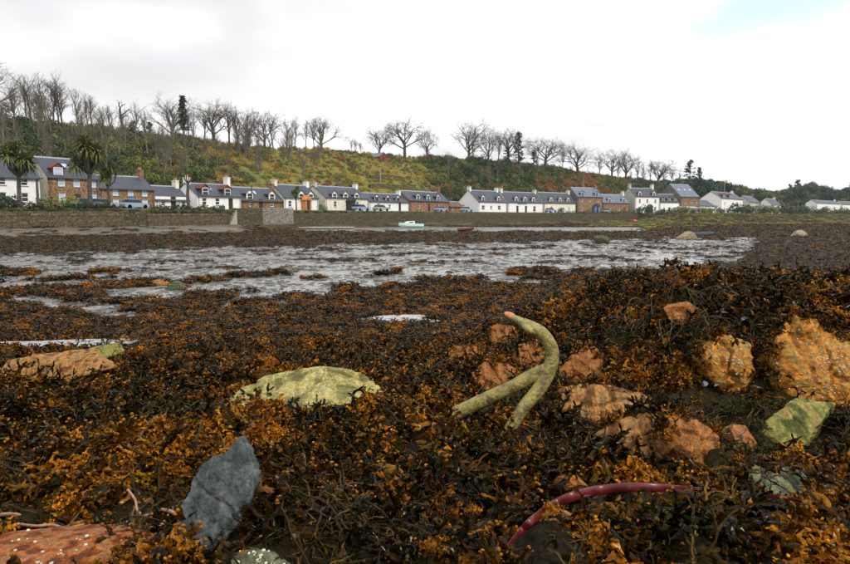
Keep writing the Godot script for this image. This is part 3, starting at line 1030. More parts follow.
	box(st, Vector3(4.0, 0.05, 0.01), Vector3(6.1, 2.3, 0.08))
	part("garage_door", st, M.green_paint, gr)
	house({"name": "shed", "cat": "shed", "label": "low dark roofed shed beside the large brown house", "xl": 699, "xr": 713, "ey": 206, "ry": 200, "depth": 7.0, "wall": M.white, "win": [[706, 0.6, 0.8, 0.8]]})
	house({"name": "house", "cat": "house", "label": "white house with a broad red dormer and white balcony", "xl": 719, "xr": 741, "ey": 199, "ry": 192.7, "depth": 8.0, "win": [[723, 3.4, 1.2, 1.3], [731, 3.4, 1.2, 1.3], [738, 3.4, 1.0, 1.3], [723, 1.0, 1.4, 1.4], [731, 1.0, 1.4, 1.4], [738, 1.0, 1.0, 1.3]], "dormers": [722.5, 728.5], "dw": 1.15, "dormer_wall": M.red_paint, "dormer_roof": M.red_tile, "chimneys": [[0.9, 0.8, W]]})
	house({"label": "grey roofed cottage half hidden behind shrubs at the bay head", "xl": 748, "xr": 758, "ey": 202.5, "ry": 196.5, "depth": 7.0, "wall": M.harl, "win": [[752, 0.8]], "chimneys": [[0.97, 0.9, M.stone]]})
	house({"label": "small white gabled cottage at the head of the bay", "xl": 770, "xr": 779, "ey": 205, "ry": 199, "depth": 7.0, "win": [[774, 0.8]], "chimneys": [[0.97, 0.7, W]]})
	house({"label": "long low white bungalow with one chimney across the bay head", "cat": "bungalow", "name": "bungalow", "xl": 814, "xr": 838, "ey": 203.8, "ry": 200.8, "depth": 6.0, "base": 5.0, "win": [[818, 0.9, 1.5, 1.1], [824, 0.9, 1.5, 1.1], [830, 0.9, 1.5, 1.1]], "chimneys": [[0.95, 1.0, W]]})
	house({"label": "long low white bungalow without a chimney across the bay head", "cat": "bungalow", "name": "bungalow", "xl": 840, "xr": 868, "ey": 205, "ry": 202, "depth": 6.0, "base": 5.0, "win": [[844, 0.9, 1.5, 1.1], [849, 0.9, 1.5, 1.1], [856, 0.9, 1.5, 1.1]]})
	# small buildings and terraces on the slope
	hill_hut(386, -38.0, 158.5, "small red and grey hut high on the open slope", M.red_paint, 5.0)
	terrace(368, 412, -17.0, 187.5, "brown stone terrace wall on the slope behind the cottages")
	terrace(372, 408, -24.0, 181.0, "weathered stone terrace wall higher on the open slope")
func hill_hut(px: float, t: float, _y: float, label: String, m: Material, w: float):
	var p := hill_px(px, t)
	var o := thing("hut", label, "hut", p + Vector3(0, -0.4, 0), 0.75)
	var st := begin()
	prism(st, PackedVector2Array([Vector2(-1.6, 0), Vector2(1.6, 0), Vector2(1.6, 2.2), Vector2(0, 3.4), Vector2(-1.6, 2.2)]), -w, 0)
	part("wall", st, m, o)
	for s in [-1.0, 1.0]:
		st = begin()
		var pr := [Vector2(0, 3.42), Vector2(s * 2.0, 1.92), Vector2(s * 2.0, 2.05), Vector2(0, 3.56)]
		if s < 0:
			pr.reverse()
		prism(st, PackedVector2Array(pr), -w - 0.2, 0.2 + s * 0.005)
		part("roof", st, M.slate_blue, o)
	st = begin()
	box(st, Vector3(-0.45, 0.4, 0.002), Vector3(0.45, 2.1, 0.05))
	part("door", st, M.dark_wood, o)
func terrace(px0: float, px1: float, t: float, _y: float, label: String):
	var st := begin()
	var prev = null
	for i in 13:
		var px := lerpf(px0, px1, i / 12.0)
		var p := hill_px(px, t)
		p.y += n_cover.get_noise_2d(px, t) * 0.5
		var row := [p + Vector3(0.5, -1.2, 0.35), p + Vector3(0.4, 0.9, 0.28), p + Vector3(-0.1, 0.9, -0.1), p + Vector3(-0.1, -1.2, -0.1)]
		if prev != null:
			for k in 3:
				quad(st, prev[k], row[k], row[k + 1], prev[k + 1])
		prev = row
	mark(part("terrace_wall", st, M.sea_wall, self), label, "wall")

# ---------------------------------------------------------------- plants
# a bush of many small leaf sprays through an uneven rounded volume, about 1 m in radius
func bush_mesh(sd: int, n: int, leaf: float, lumps: int, squash := 0.8) -> ArrayMesh:
	var r := RandomNumberGenerator.new()
	r.seed = sd
	var st := begin()
	var cs := []
	for i in lumps:
		var a := r.randf() * TAU
		var q := sqrt(r.randf()) * 0.62
		cs.append([Vector3(cos(a) * q, 0.25 + r.randf() * 0.75 * squash, sin(a) * q), 0.28 + r.randf() * 0.3])
	for i in n:
		var c = cs[r.randi() % lumps]
		var v := Vector3(r.randfn(), r.randfn(), r.randfn()).normalized()
		var p: Vector3 = c[0] + v * c[1] * (0.65 + r.randf() * 0.5)
		if p.y < 0.0:
			p.y = r.randf() * 0.15
		leaf_spray(st, r, p, (v + Vector3(r.randfn(), r.randfn() + 0.4, r.randfn()) * 0.5).normalized(), leaf * r.randf_range(0.6, 1.3))
	return st.commit()
func leaf_spray(st: SurfaceTool, r: RandomNumberGenerator, p: Vector3, nrm: Vector3, s: float):
	var u := nrm.cross(Vector3(r.randfn(), r.randfn(), r.randfn())).normalized()
	var v := nrm.cross(u)
	var k := r.randf_range(0.7, 1.3)
	st.set_color(Color(k * r.randf_range(0.9, 1.1), k, k * r.randf_range(0.85, 1.1)))
	var a := p - u * s * 0.5
	var b := p + u * s * 0.5 + nrm * s * 0.15
	var c := p + v * s * 0.32
	var d := p - v * s * 0.32
	tri(st, a, d, c)
	tri(st, d, b, c)
func scatter(called: String, label: String, mesh: Mesh, m: Material, xs: Array, cols: Array) -> MultiMeshInstance3D:
	var mm := MultiMesh.new()
	mm.transform_format = MultiMesh.TRANSFORM_3D
	mm.use_colors = true
	mm.mesh = mesh
	mm.instance_count = xs.size()
	for i in xs.size():
		mm.set_instance_transform(i, xs[i])
		mm.set_instance_color(i, cols[i])
	var o := MultiMeshInstance3D.new()
	o.name = numbered(called)
	o.multimesh = mm
	o.material_override = m
	o.set_meta("kind", "stuff")
	o.set_meta("label", label)
	add_child(o)
	return o
func jitter(c: Color, k: float) -> Color:
	var q := rng.randf_range(1.0 - k, 1.0 + k)
	return Color(c.r * q * rng.randf_range(0.92, 1.08), c.g * q, c.b * q * rng.randf_range(0.9, 1.1))
func build_hill_plants():
	rng.seed = 301
	var kinds := []
	for i in 4:
		kinds.append(bush_mesh(400 + i, 260, 0.2, 7))
	var xs := [[], [], [], []]
	var cs := [[], [], [], []]
	var dark := Color(0.034, 0.058, 0.014)
	var brown := Color(0.1, 0.085, 0.034)
	var olive := Color(0.12, 0.14, 0.022)
	var gold := Color(0.42, 0.27, 0.03)
	var green := Color(0.19, 0.21, 0.024)
	var rust := Color(0.24, 0.105, 0.02)
	var blue := Color(0.028, 0.05, 0.026)
	var made := 0
	while made < 17000:
		var s := rng.randf_range(40.0, street_s[-1])
		var t := -8.5 - 42.0 * pow(rng.randf(), 0.9)
		var p := hill_at(s, t)
		if p.z > -20.0:
			continue
		var px := 425.0 - F * p.x / p.z
		if px < -60.0 or px > 900.0:
			continue
		made += 1
		var n := n_patch.get_noise_2d(p.x * 0.2, p.z * 0.2) + 0.25 * n_cover.get_noise_2d(p.x * 0.2, p.z * 0.2)
		var c := dark
		var size := 1.3
		var wob := px + n * 60.0
		var k := rng.randf()
		if wob < 60.0:
			c = dark if k < 0.6 else (brown if k < 0.85 else olive)
			size = 1.5
		elif wob < 195.0:
			c = olive if k < 0.35 else (dark if k < 0.6 else (brown if k < 0.85 else green))
			size = 1.4
		elif wob < 250.0:
			c = brown if k < 0.45 else (olive if k < 0.75 else gold)
			size = 1.1
		elif wob < 440.0:
			c = gold if n > 0.04 else (green if n > -0.2 else (rust if k < 0.5 else brown))
			if k < 0.3:
				c = olive if k < 0.16 else (brown if k < 0.23 else rust)
			size = 0.8
		elif wob < 560.0:
			c = dark if k < 0.58 else (olive if k < 0.93 else rust)
			size = 1.6
		elif wob < 650.0:
			c = rust if n > 0.1 else (olive if k < 0.6 else dark)
			size = 1.25
		else:
			c = blue if k < 0.65 else (dark if k < 0.9 else olive)
			size = 1.9
		size *= rng.randf_range(0.6, 1.35)
		var b := Basis(Vector3.UP, rng.randf() * TAU).scaled(Vector3(size, size * rng.randf_range(0.7, 1.2), size))
		var q := rng.randi() % 4
		xs[q].append(Transform3D(b, p + Vector3(0, -0.25, 0)))
		cs[q].append(jitter(c, 0.22))
	var nm := ["undergrowth", "undergrowth", "undergrowth", "undergrowth"]
	for i in 4:
		scatter(nm[i], "thick gorse, bracken and scrub covering the hillside", kinds[i], M.leaf, xs[i], cs[i])
	# woodland that closes the view at the head of the bay, one mass of dark crowns
	var tx := []
	var tc := []
	var skyl := [[640, 182], [690, 179], [715, 181], [740, 188], [770, 192], [790, 188], [800, 184], [812, 183], [830, 190], [850, 187], [880, 186]]
	for i in 1500:
		var px := rng.randf_range(655.0, 890.0)
		var d := rng.randf_range(300.0, 620.0)
		if px > 742.0 and d < 470.0 and rng.randf() < 0.75:
			d = rng.randf_range(470.0, 620.0)
		var sp := street_at(px, -14.0)
		d = maxf(d, sp.y + 10.0)
		var top := EYE + (HORIZON - table(skyl, px)) / F * d
		var size := rng.randf_range(2.2, 3.6)
		var y := lerpf(2.0, top - size * 0.9, pow(rng.randf(), 0.6))
		var b := Basis(Vector3.UP, rng.randf() * TAU).scaled(Vector3(size, size * rng.randf_range(0.9, 1.4), size))
		tx.append(Transform3D(b, Vector3((px - 425.0) / F * d, y - size * 0.4, -d)))
		tc.append(jitter(blue if rng.randf() < 0.8 else olive, 0.3))
	scatter("woodland", "dark wood closing the view at the head of the bay", bush_mesh(450, 420, 0.22, 9, 1.0), M.leaf, tx, tc)
	# rough grass and tufts: on the shore round the bay head and along the top of the long sea wall
	var gx := []
	var gc := []
	for i in 5200:
		var px := rng.randf_range(590.0, 880.0)
		var t := rng.randf_range(13.0, 66.0)
		var p := street_at(px, t)
		var k := rng.randf()
		if n_patch.get_noise_2d(p.x * 0.3, p.y * 0.3) < rng.randf_range(-0.5, 0.3):
			continue
		var sz := rng.randf_range(0.25, 0.7)
		gx.append(Transform3D(Basis(Vector3.UP, k * TAU).scaled(Vector3(sz * 1.6, sz * 0.45, sz * 1.6)), Vector3(p.x, height(p.x, p.y) - 0.05, -p.y)))
		gc.append(jitter([olive, brown, gold, dark, Color(0.2, 0.24, 0.03)][rng.randi() % 5], 0.3))
	for i in 1500:
		var px := rng.randf_range(-40.0, 652.0)
		var p := street_at(px, rng.randf_range(10.6, 11.6))
		var sz := rng.randf_range(0.15, 0.55)
		gx.append(Transform3D(Basis(Vector3.UP, px).scaled(Vector3(sz * 1.3, sz * 0.8, sz)), Vector3(p.x, 2.5 + rng.randf() * 0.35, -p.y)))
		gc.append(jitter([olive, dark, dark, brown][rng.randi() % 4], 0.3))
	scatter("rough_grass", "rough grass and weeds on the sea wall and the bay head shore", kinds[1], M.leaf, gx, gc)
	# garden shrubs: things of their own
	var shrubs := [
		[10, 9.0, 1.7, dark, "dark evergreen shrub in front of the tall white house"], [50, 9.0, 1.5, olive, "rounded olive shrub at the corner of the red dormered house"],
		[70, 9.0, 1.6, green, "mid green shrub in front of the red dormered house"], [84, 9.5, 1.0, dark, "low dark shrub beside the second cabbage palm"],
		[108, 9.5, 1.1, dark, "low dark shrub under the third cabbage palm"], [322, 8.0, 1.2, olive, "olive shrub between the white and the cream house"],
		[560, 10.5, 1.5, dark, "dark shrub hanging over the sea wall by the cream cottage"], [612, 10.0, 1.3, green, "green shrub on the wall below the pale blue dormers"],
		[661, 7.0, 1.7, olive, "olive shrub beside the dark upturned hull"], [671, 7.0, 1.4, green, "bright shrub in front of the low white cottage"],
		[706, 8.0, 2.0, olive, "broad olive shrub below the dark roofed shed"], [742, 8.0, 2.4, dark, "dark shrub beside the white house with a red dormer"],
		[760, 10.0, 3.4, brown, "large brown shrub on the rocky knoll"], [785, 10.0, 3.2, green, "broad green shrub beside the small gabled cottage"],
		[800, 6.0, 5.2, blue, "tall dark bush in front of the bay head wood"], [822, 10.0, 3.6, green, "green bush in front of the long bungalow"], [842, 10.0, 3.4, olive, "olive bush in front of the bungalow without a chimney"]]
	for k in 44:
		var sx := 636.0 + k * 4.9 + rng.randf() * 4.0
		shrubs.append([sx, rng.randf_range(4.0, 18.0), rng.randf_range(1.2, 2.3) * (1.0 if sx < 735.0 else 1.9), [olive, dark, brown, dark][rng.randi() % 4], "rough shrub among others in front of the houses round the bay head"])
	for e in shrubs:
		var p := street_at(e[0], e[1])
		var y := ROAD if e[0] < 650 else maxf(height(p.x, p.y), 0.2)
		var o := thing("shrub", e[4], "shrub", Vector3(p.x, y - 0.2, -p.y), rng.randf() * TAU, "garden shrubs along the street")
		var m: StandardMaterial3D = M.leaf.duplicate()
		m.albedo_color = Color(e[3].r, e[3].g, e[3].b).linear_to_srgb()
		var f := mesh_node("foliage", kinds[rng.randi() % 4], m, o)
		f.scale = Vector3(e[2] * 1.1, e[2], e[2] * 1.1)
		var st := begin()
		tube(st, [Vector3(0, -0.3, 0), Vector3(0.05, e[2] * 0.6, 0)], [0.07, 0.03], 5)
		part("stem", st, M.bark, o)
	# hedges along the top of the sea wall
	for e in [[-30, 46, "dark hedge on the rubble sea wall below the tall white house"], [56, 122, "dark hedge on the rubble sea wall below the brown stone houses"], [152, 226, "dark hedge behind the pale rubble sea wall"], [565, 640, "dark straggling hedge on the sea wall below the stone houses"]]:
		var st := begin()
		var r := RandomNumberGenerator.new()
		r.seed = int(e[0]) + 500
		var o := thing("hedge", e[2], "hedge", Vector3.ZERO)
		for i in int((e[1] - e[0]) * 45):
			var p := street_at(lerpf(e[0], e[1], r.randf()), 10.9 - r.randf() * 1.0)
			var top := 0.55 + n_mid.get_noise_2d(p.x * 0.4, p.y * 0.4) * 0.7
			leaf_spray(st, r, Vector3(p.x, 2.7 + r.randf() * maxf(top + 0.45, 0.4), -p.y), Vector3(r.randfn(), r.randfn() + 0.5, r.randfn()).normalized(), r.randf_range(0.14, 0.3))
		var m: StandardMaterial3D = M.leaf.duplicate()
		m.albedo_color = lin(0.035, 0.04, 0.014)
		part("foliage", st, m, o)

# ---------------------------------------------------------------- trees
func limb(st: SurfaceTool, r: RandomNumberGenerator, p: Vector3, dir: Vector3, len: float, rad: float, level: int, last: int, o: Dictionary):
	var pts := [p]
	var rr := [rad]
	var d := dir
	var nseg := 3 if level < 2 else 2
	for i in nseg:
		d = (d + Vector3(r.randfn(), r.randfn() * 0.6 + o.up, r.randfn()) * o.bend).normalized()
		pts.append(pts[-1] + d * len / nseg)
		rr.append(rad * lerpf(1.0, 0.55, float(i + 1) / nseg))
	tube(st, pts, rr, 5 if level == 0 else (4 if level < 2 else 3), 1.0, Vector3.ZERO, false)
	if level >= last:
		return
	var n: int = o.kids[level]
	for i in n:
		var f := lerpf(o.low, 1.0, (i + r.randf() * 0.8) / n)
		var k := mini(int(f * nseg), nseg - 1)
		var q: Vector3 = pts[k].lerp(pts[k + 1], f * nseg - k)
		var ax := d.cross(Vector3(r.randfn(), r.randfn(), r.randfn())).normalized()
		var dd := d.rotated(ax, r.randf_range(o.a0, o.a1))
		limb(st, r, q, dd, len * r.randf_range(o.l0, o.l1), maxf(rad * lerpf(0.55, 0.42, f), o.thin), level + 1, last, o)
# a leafless tree 10 m tall: [trunk mesh, crown mesh]
func bare_tree(sd: int, o: Dictionary) -> Array:
	var r := RandomNumberGenerator.new()
	r.seed = sd
	var st := begin()
	var pts := [Vector3(0, -0.5, 0)]
	var d := Vector3.UP
	var hh: float = o.bole
	for i in 4:
		d = (d + Vector3(r.randfn(), 0, r.randfn()) * o.lean).normalized()
		pts.append(pts[-1] + d * (hh + 0.5) / 4.0)
	tube(st, pts, [o.rad * 1.35, o.rad, o.rad * 0.92, o.rad * 0.85, o.rad * 0.7], 7)
	var tm := st.commit()
	st = begin()
	for i in o.limbs:
		var f := lerpf(o.start, 1.0, (i + 0.6) / float(o.limbs))
		var k := mini(int(f * 4), 3)
		var q: Vector3 = pts[k].lerp(pts[k + 1], f * 4 - k)
		var az: float = i * 2.4 + r.randf() * 0.9
		var tilt: float = r.randf_range(o.t0, o.t1) * (1.15 - 0.5 * f)
		var dir := Vector3(cos(az) * sin(tilt), cos(tilt), sin(az) * sin(tilt))
		limb(st, r, q, dir, o.len * r.randf_range(0.75, 1.15), o.rad * 0.5, 0, o.levels, o)
	return [tm, st.commit()]
func needle_tree(sd: int, wide: float, bare: float, flat: float) -> Array:
	var r := RandomNumberGenerator.new()
	r.seed = sd
	var st := begin()
	tube(st, [Vector3(0, -0.5, 0), Vector3(0.1, 5, 0), Vector3(0, 9.6, 0.1)], [0.22, 0.15, 0.04], 7)
	var tm := st.commit()
	st = begin()
	for i in 46:
		var f := lerpf(bare, 1.0, (i + r.randf()) / 46.0)
		var len := wide * pow(1.0 - (f - bare) / (1.0 - bare), flat) * r.randf_range(0.55, 1.15) + 0.25
		var az := r.randf() * TAU
		var dir := Vector3(cos(az), r.randf_range(-0.15, 0.3), sin(az)).normalized()
		var o := Vector3(0, f * 9.7, 0)
		for k in 34:
			var q := r.randf()
			var p := o + dir * len * sqrt(q) + Vector3(r.randfn(), r.randfn() * 0.6, r.randfn()) * 0.22
			leaf_spray(st, r, p, Vector3(r.randfn(), r.randfn() + 0.6, r.randfn()).normalized(), r.randf_range(0.25, 0.5))
	return [tm, st.commit()]
func palm_meshes(sd: int, heads: int) -> Array:
	# cabbage palm 6 m tall: forking bare trunk with round heads of sword leaves
	var r := RandomNumberGenerator.new()
	r.seed = sd
	var st := begin()
	tube(st, [Vector3(0, -0.5, 0), Vector3(0.05, 1.4, 0), Vector3(0.0, 3.0, 0.05)], [0.24, 0.17, 0.16], 8)
	var tops := []
	for i in heads:
		var az := TAU * i / heads + r.randf() * 0.8
		var out := r.randf_range(0.35, 1.25)
		var top := Vector3(cos(az) * out, lerpf(3.7, 5.6, float(i) / heads) + r.randf() * 0.3, sin(az) * out)
		tube(st, [Vector3(0, 2.9, 0.05), Vector3(cos(az) * out * 0.7, 3.6, sin(az) * out * 0.7), top], [0.14, 0.11, 0.1], 6)
		tops.append(top)
	var tm := st.commit()
	st = begin()
	for top in tops:
		for i in 130:
			var az := r.randf() * TAU
			var el := r.randf_range(-0.9, 1.45)
			var d := Vector3(cos(az) * cos(el), sin(el), sin(az) * cos(el))
			var side := d.cross(Vector3.UP).normalized() * 0.055
			var len := r.randf_range(0.75, 1.15)
			var p: Vector3 = top + d * 0.08
			var k := r.randf_range(0.6, 1.35)
			st.set_color(Color(k, k, k * 0.9))
			var m := p + d * len * 0.55
			var e := p + d * len + Vector3(0, -0.12 - 0.2 * r.randf(), 0) * len
			quad(st, p - side, p + side, m + side, m - side)
			tri(st, m - side, m + side, e)
	return [tm, st.commit()]
func plant_tree(called: String, meshes: Array, bark: Material, crown: Material, where: Vector3, tall: float, wide: float, label: String, group: String) -> Node3D:
	var o := thing(called, label, "tree", where, rng.randf() * TAU, group)
	var k := tall / (maxf(meshes[1].get_aabb().end.y, meshes[0].get_aabb().end.y))
	o.scale = Vector3(k * wide, k, k * wide)
	mesh_node("trunk", meshes[0], bark, o)
	mesh_node("crown", meshes[1], crown, o)
	return o
func build_trees():
	rng.seed = 907
	var broad := {"bole": 3.4, "lean": 0.06, "rad": 0.24, "limbs": 8, "start": 0.5, "t0": 0.15, "t1": 1.05, "len": 3.3, "levels": 4, "up": 0.22, "bend": 0.17, "kids": [4, 3, 3, 5], "low": 0.35, "a0": 0.35, "a1": 0.95, "l0": 0.52, "l1": 0.78, "thin": 0.0075}
	var slim := {"bole": 6.5, "lean": 0.05, "rad": 0.14, "limbs": 10, "start": 0.4, "t0": 0.25, "t1": 0.6, "len": 2.3, "levels": 3, "up": 0.5, "bend": 0.16, "kids": [4, 4, 3], "low": 0.3, "a0": 0.25, "a1": 0.7, "l0": 0.5, "l1": 0.75, "thin": 0.01}
	var dead := {"bole": 6.0, "lean": 0.12, "rad": 0.3, "limbs": 5, "start": 0.5, "t0": 0.5, "t1": 1.2, "len": 2.3, "levels": 1, "up": 0.2, "bend": 0.5, "kids": [2, 2], "low": 0.5, "a0": 0.5, "a1": 1.1, "l0": 0.4, "l1": 0.6, "thin": 0.05}
	var B := []
	for i in 5:
		B.append(bare_tree(610 + i, broad))
	var S := []
	for i in 4:
		S.append(bare_tree(630 + i, slim))
	var dd := bare_tree(660, dead)
	var leafy := func(c: Color) -> StandardMaterial3D:
		var m: StandardMaterial3D = M.leaf.duplicate()
		m.albedo_color = Color(c.r, c.g, c.b).linear_to_srgb()
		return m
	var fir: StandardMaterial3D = leafy.call(Color(0.022, 0.036, 0.016))
	var palm: StandardMaterial3D = leafy.call(Color(0.13, 0.145, 0.028))
	# broad bare trees along the hill crest: [px, base y, top y, width, label]
	var g1 := "broad bare trees along the hill crest"
	var crest := [
		[-6, 122, 55, 1.15, "broad bare tree at the wooded end of the hill crest"], [174, 150, 103, 1.0, "pale trunked bare tree beside the dark narrow fir"], [220, 148, 102, 1.05, ""], [250, 150, 106, 0.95, ""], [266, 150, 111, 1.1, ""],
		[324, 151, 112, 1.2, "large bare tree standing alone where the bare slope begins"], [378, 157, 126, 1.15, "bare tree on the crest above the red hut"], [405, 159, 118, 1.05, "tall bare tree on the crest beside the red hut's neighbour"], [430, 160, 130, 0.9, "narrow bare tree at the edge of the dark wood"],
		[469, 163, 126, 1.15, ""], [488, 163, 127, 0.95, ""], [507, 165, 130, 1.15, ""], [544, 170, 141, 1.3, "wide bare tree beside a dark ivy clad neighbour"], [577, 175, 146, 1.5, "spreading bare tree standing alone on the open crest"],
		[610, 181, 153, 1.1, ""], [624, 183, 153, 1.2, ""], [654, 187, 160, 1.3, "bare tree rising behind the tall two storey white house"]]
	var i := 0
	for e in crest:
		var p := hill_px(e[0], -46.0)
		var tall: float = (e[1] - e[2]) / F * -p.z
		var lab: String = e[4] if e[4] != "" else "broad bare winter tree in the row along the hill crest"
		if e[0] == 405:
			lab = "tall bare tree standing clear on the open hill crest"
		plant_tree("bare_tree", B[i % 5], M.bark, M.twig, p - Vector3(0, 0.3, 0), tall * (1.06 if e[0] < 450 else 1.16), e[3] * 1.12, lab, g1)
		i += 1
	# slender trees: on the crest and down the wooded slope
	var g2 := "slender bare trees on the wooded slope"
	for e in [[20, 128, 82], [30, 130, 80], [38, 130, 76], [47, 131, 77], [55, 131, 75], [63, 131, 78], [72, 132, 82], [85, 132, 86], [95, 133, 92], [103, 133, 98], [196, 147, 112], [206, 147, 108], [234, 149, 105], [240, 149, 108], [278, 151, 113], [287, 151, 116], [298, 151, 116], [306, 151, 122], [314, 151, 118], [352, 154, 140], [358, 155, 138], [364, 155, 142], [475, 163, 133], [495, 164, 130], [530, 168, 145], [560, 172, 150], [600, 180, 157], [634, 184, 161], [641, 185, 164], [648, 186, 163], [662, 188, 165], [670, 190, 168], [678, 191, 172]]:
		var p := hill_px(e[0], -44.0 - rng.randf() * 4.0)
		var tall: float = (e[1] - e[2]) / F * -p.z
		plant_tree("slender_tree", S[i % 4], M.bark, M.twig, p - Vector3(0, 0.3, 0), tall * 1.05, rng.randf_range(0.9, 1.4), "slender bare tree among others on the hill crest", "slender bare trees on the hill crest")
		i += 1
	for k in 84:
		var px := rng.randf_range(-10, 330) if k < 68 else rng.randf_range(440, 660)
		var p := hill_px(px, -rng.randf_range(14.0, 42.0))
		plant_tree("slender_tree", S[i % 4], M.bark_pale, M.twig_pale, p - Vector3(0, 0.3, 0), rng.randf_range(6.0, 11.0), rng.randf_range(0.8, 1.2), "slender pale stemmed tree on the wooded slope behind the cottages", g2)
		i += 1
	var p0 := hill_px(124, -46.0)
	plant_tree("dead_tree", dd, M.bark, M.bark, p0 - Vector3(0, 0.3, 0), 36.0 / F * -p0.z, 1.0, "gnarled dead tree with stubby limbs on the crest", "")
	# evergreens: [px, t, base y, top y, width, bare share, flat, label]
	for e in [[186, -44.0, 152, 104, 0.9, 0.3, 0.7, "dark narrow fir beside the pale trunked bare tree"], [136, -45.0, 137, 119, 3.0, 0.55, 0.35, "flat topped dark pine beside the gnarled dead tree"], [152, -45.0, 139, 119, 2.0, 0.5, 0.35, "rounded dark pine on the crest near the dead tree"],
		[519, -45.0, 166, 131, 1.6, 0.15, 0.6, "tall dark fir among the bare trees of the crest"], [505, -43.0, 168, 148, 3.0, 0.1, 0.35, "low dark evergreen under the bare trees of the crest"], [535, -44.0, 170, 150, 2.0, 0.1, 0.4, "dark ivy clad tree leaning on the wide bare tree"],
		[687, -40.0, 200, 167, 2.6, 0.1, 0.6, "tall dark conifer behind the large brown house"], [697, -46.0, 200, 174, 1.6, 0.1, 0.7, "slim dark conifer behind the dark roofed shed"], [795, -60.0, 200, 179, 1.6, 0.45, 0.4, "tall thin pine rising out of the bay head wood"], [787, -60.0, 200, 183, 1.8, 0.45, 0.4, "short thin pine rising out of the bay head wood"],
		[10, -44.0, 132, 108, 2.4, 0.1, 0.4, "dark evergreen under the broad bare tree of the wooded end"], [848, -60.0, 200, 182, 1.6, 0.1, 0.7, "pointed conifer at the edge of the bay head wood"]]:
		var p := hill_px(e[0], e[1])
		var tall: float = (e[2] - e[3]) / F * -p.z
		plant_tree("evergreen_tree", needle_tree(700 + int(e[0]), e[4], e[5], e[6]), M.bark, fir, p - Vector3(0, 0.4, 0), tall, 1.0, e[7], "")
	# rounded evergreens on the slope: [px, t, size m, colour, label]
	for e in [[200, -14.0, 5.0, Color(0.06, 0.1, 0.015), "rounded bright green tree on the slope behind the red dormers"], [178, -12.0, 4.0, Color(0.05, 0.075, 0.014), "olive green tree behind the low white cottage"], [470, -26.0, 6.5, Color(0.025, 0.045, 0.014), "dark rounded evergreen on the slope above the broad white gable"], [448, -36.0, 6.0, Color(0.022, 0.038, 0.013), "dark evergreen at the edge of the open golden slope"],
		[500, -30.0, 7.0, Color(0.025, 0.042, 0.014), "broad dark evergreen behind the white cottages"], [530, -24.0, 5.5, Color(0.05, 0.07, 0.015), "olive evergreen above the cream cottage"], [816, -75.0, 13.0, Color(0.025, 0.045, 0.02), "great domed tree in the bay head wood"], [120, -18.0, 4.5, Color(0.03, 0.05, 0.014), "dark green tree behind the long brown stone house"], [484, -38.0, 6.0, Color(0.03, 0.05, 0.014), "dark evergreen below the bare trees of the crest"]]:
		var p := hill_px(e[0], e[1])
		var o := thing("evergreen_tree", e[4], "tree", p - Vector3(0, 0.4, 0), rng.randf() * 6.0)
		var st := begin()
		tube(st, [Vector3.ZERO, Vector3(0.1, e[2] * 0.7, 0)], [e[2] * 0.04, e[2] * 0.015], 7)
		part("trunk", st, M.bark, o)
		var f := mesh_node("crown", bush_mesh(800 + int(e[0]), 900, 0.13, 12, 1.1), leafy.call(e[3]), o)
		f.scale = Vector3.ONE * e[2] * 0.62
		f.position.y = e[2] * 0.12
	# cabbage palms on the street: [px, t, base y m, top px y, heads, label]
	for e in [[22, 9.6, 139, 8, "cabbage palm in front of the tall white house"], [93, 9.6, 135, 9, "tallest cabbage palm, in front of the red dormered house"], [111, 9.6, 162, 6, "cabbage palm in front of the long brown stone house"], [297, 8.0, 186, 5, "small cabbage palm in front of the cottage with an orange porch"]]:
		var p := street_at(e[0], e[1])
		var tall: float = EYE + (HORIZON - e[2]) / F * p.y - ROAD + 0.3
		plant_tree("cabbage_palm", palm_meshes(900 + int(e[0]), e[3]), M.bark, palm, Vector3(p.x, ROAD - 0.2, -p.y), tall, 1.05 if e[0] < 100 else 0.95, e[4], "")
	# pollarded trunk before the white gable
	var q := street_at(190, 7.0)
	var po := thing("pollarded_tree", "bare pollarded trunk before the white gable with red dormers", "tree", Vector3(q.x, ROAD - 0.2, -q.y))
	var st := begin()
	tube(st, [Vector3(0, 0, 0), Vector3(-0.1, 2.4, 0), Vector3(0.05, 4.2, 0)], [0.3, 0.24, 0.2], 8)
	part("trunk", st, M.bark, po)
	st = begin()
	for k in 4:
		var a := TAU * k / 4.0
		tube(st, [Vector3(0.05, 4.0, 0), Vector3(cos(a) * 0.5, 4.8, sin(a) * 0.5), Vector3(cos(a) * 0.5, 5.4, sin(a) * 0.6)], [0.14, 0.09, 0.05], 5)
	part("crown", st, M.bark, po)

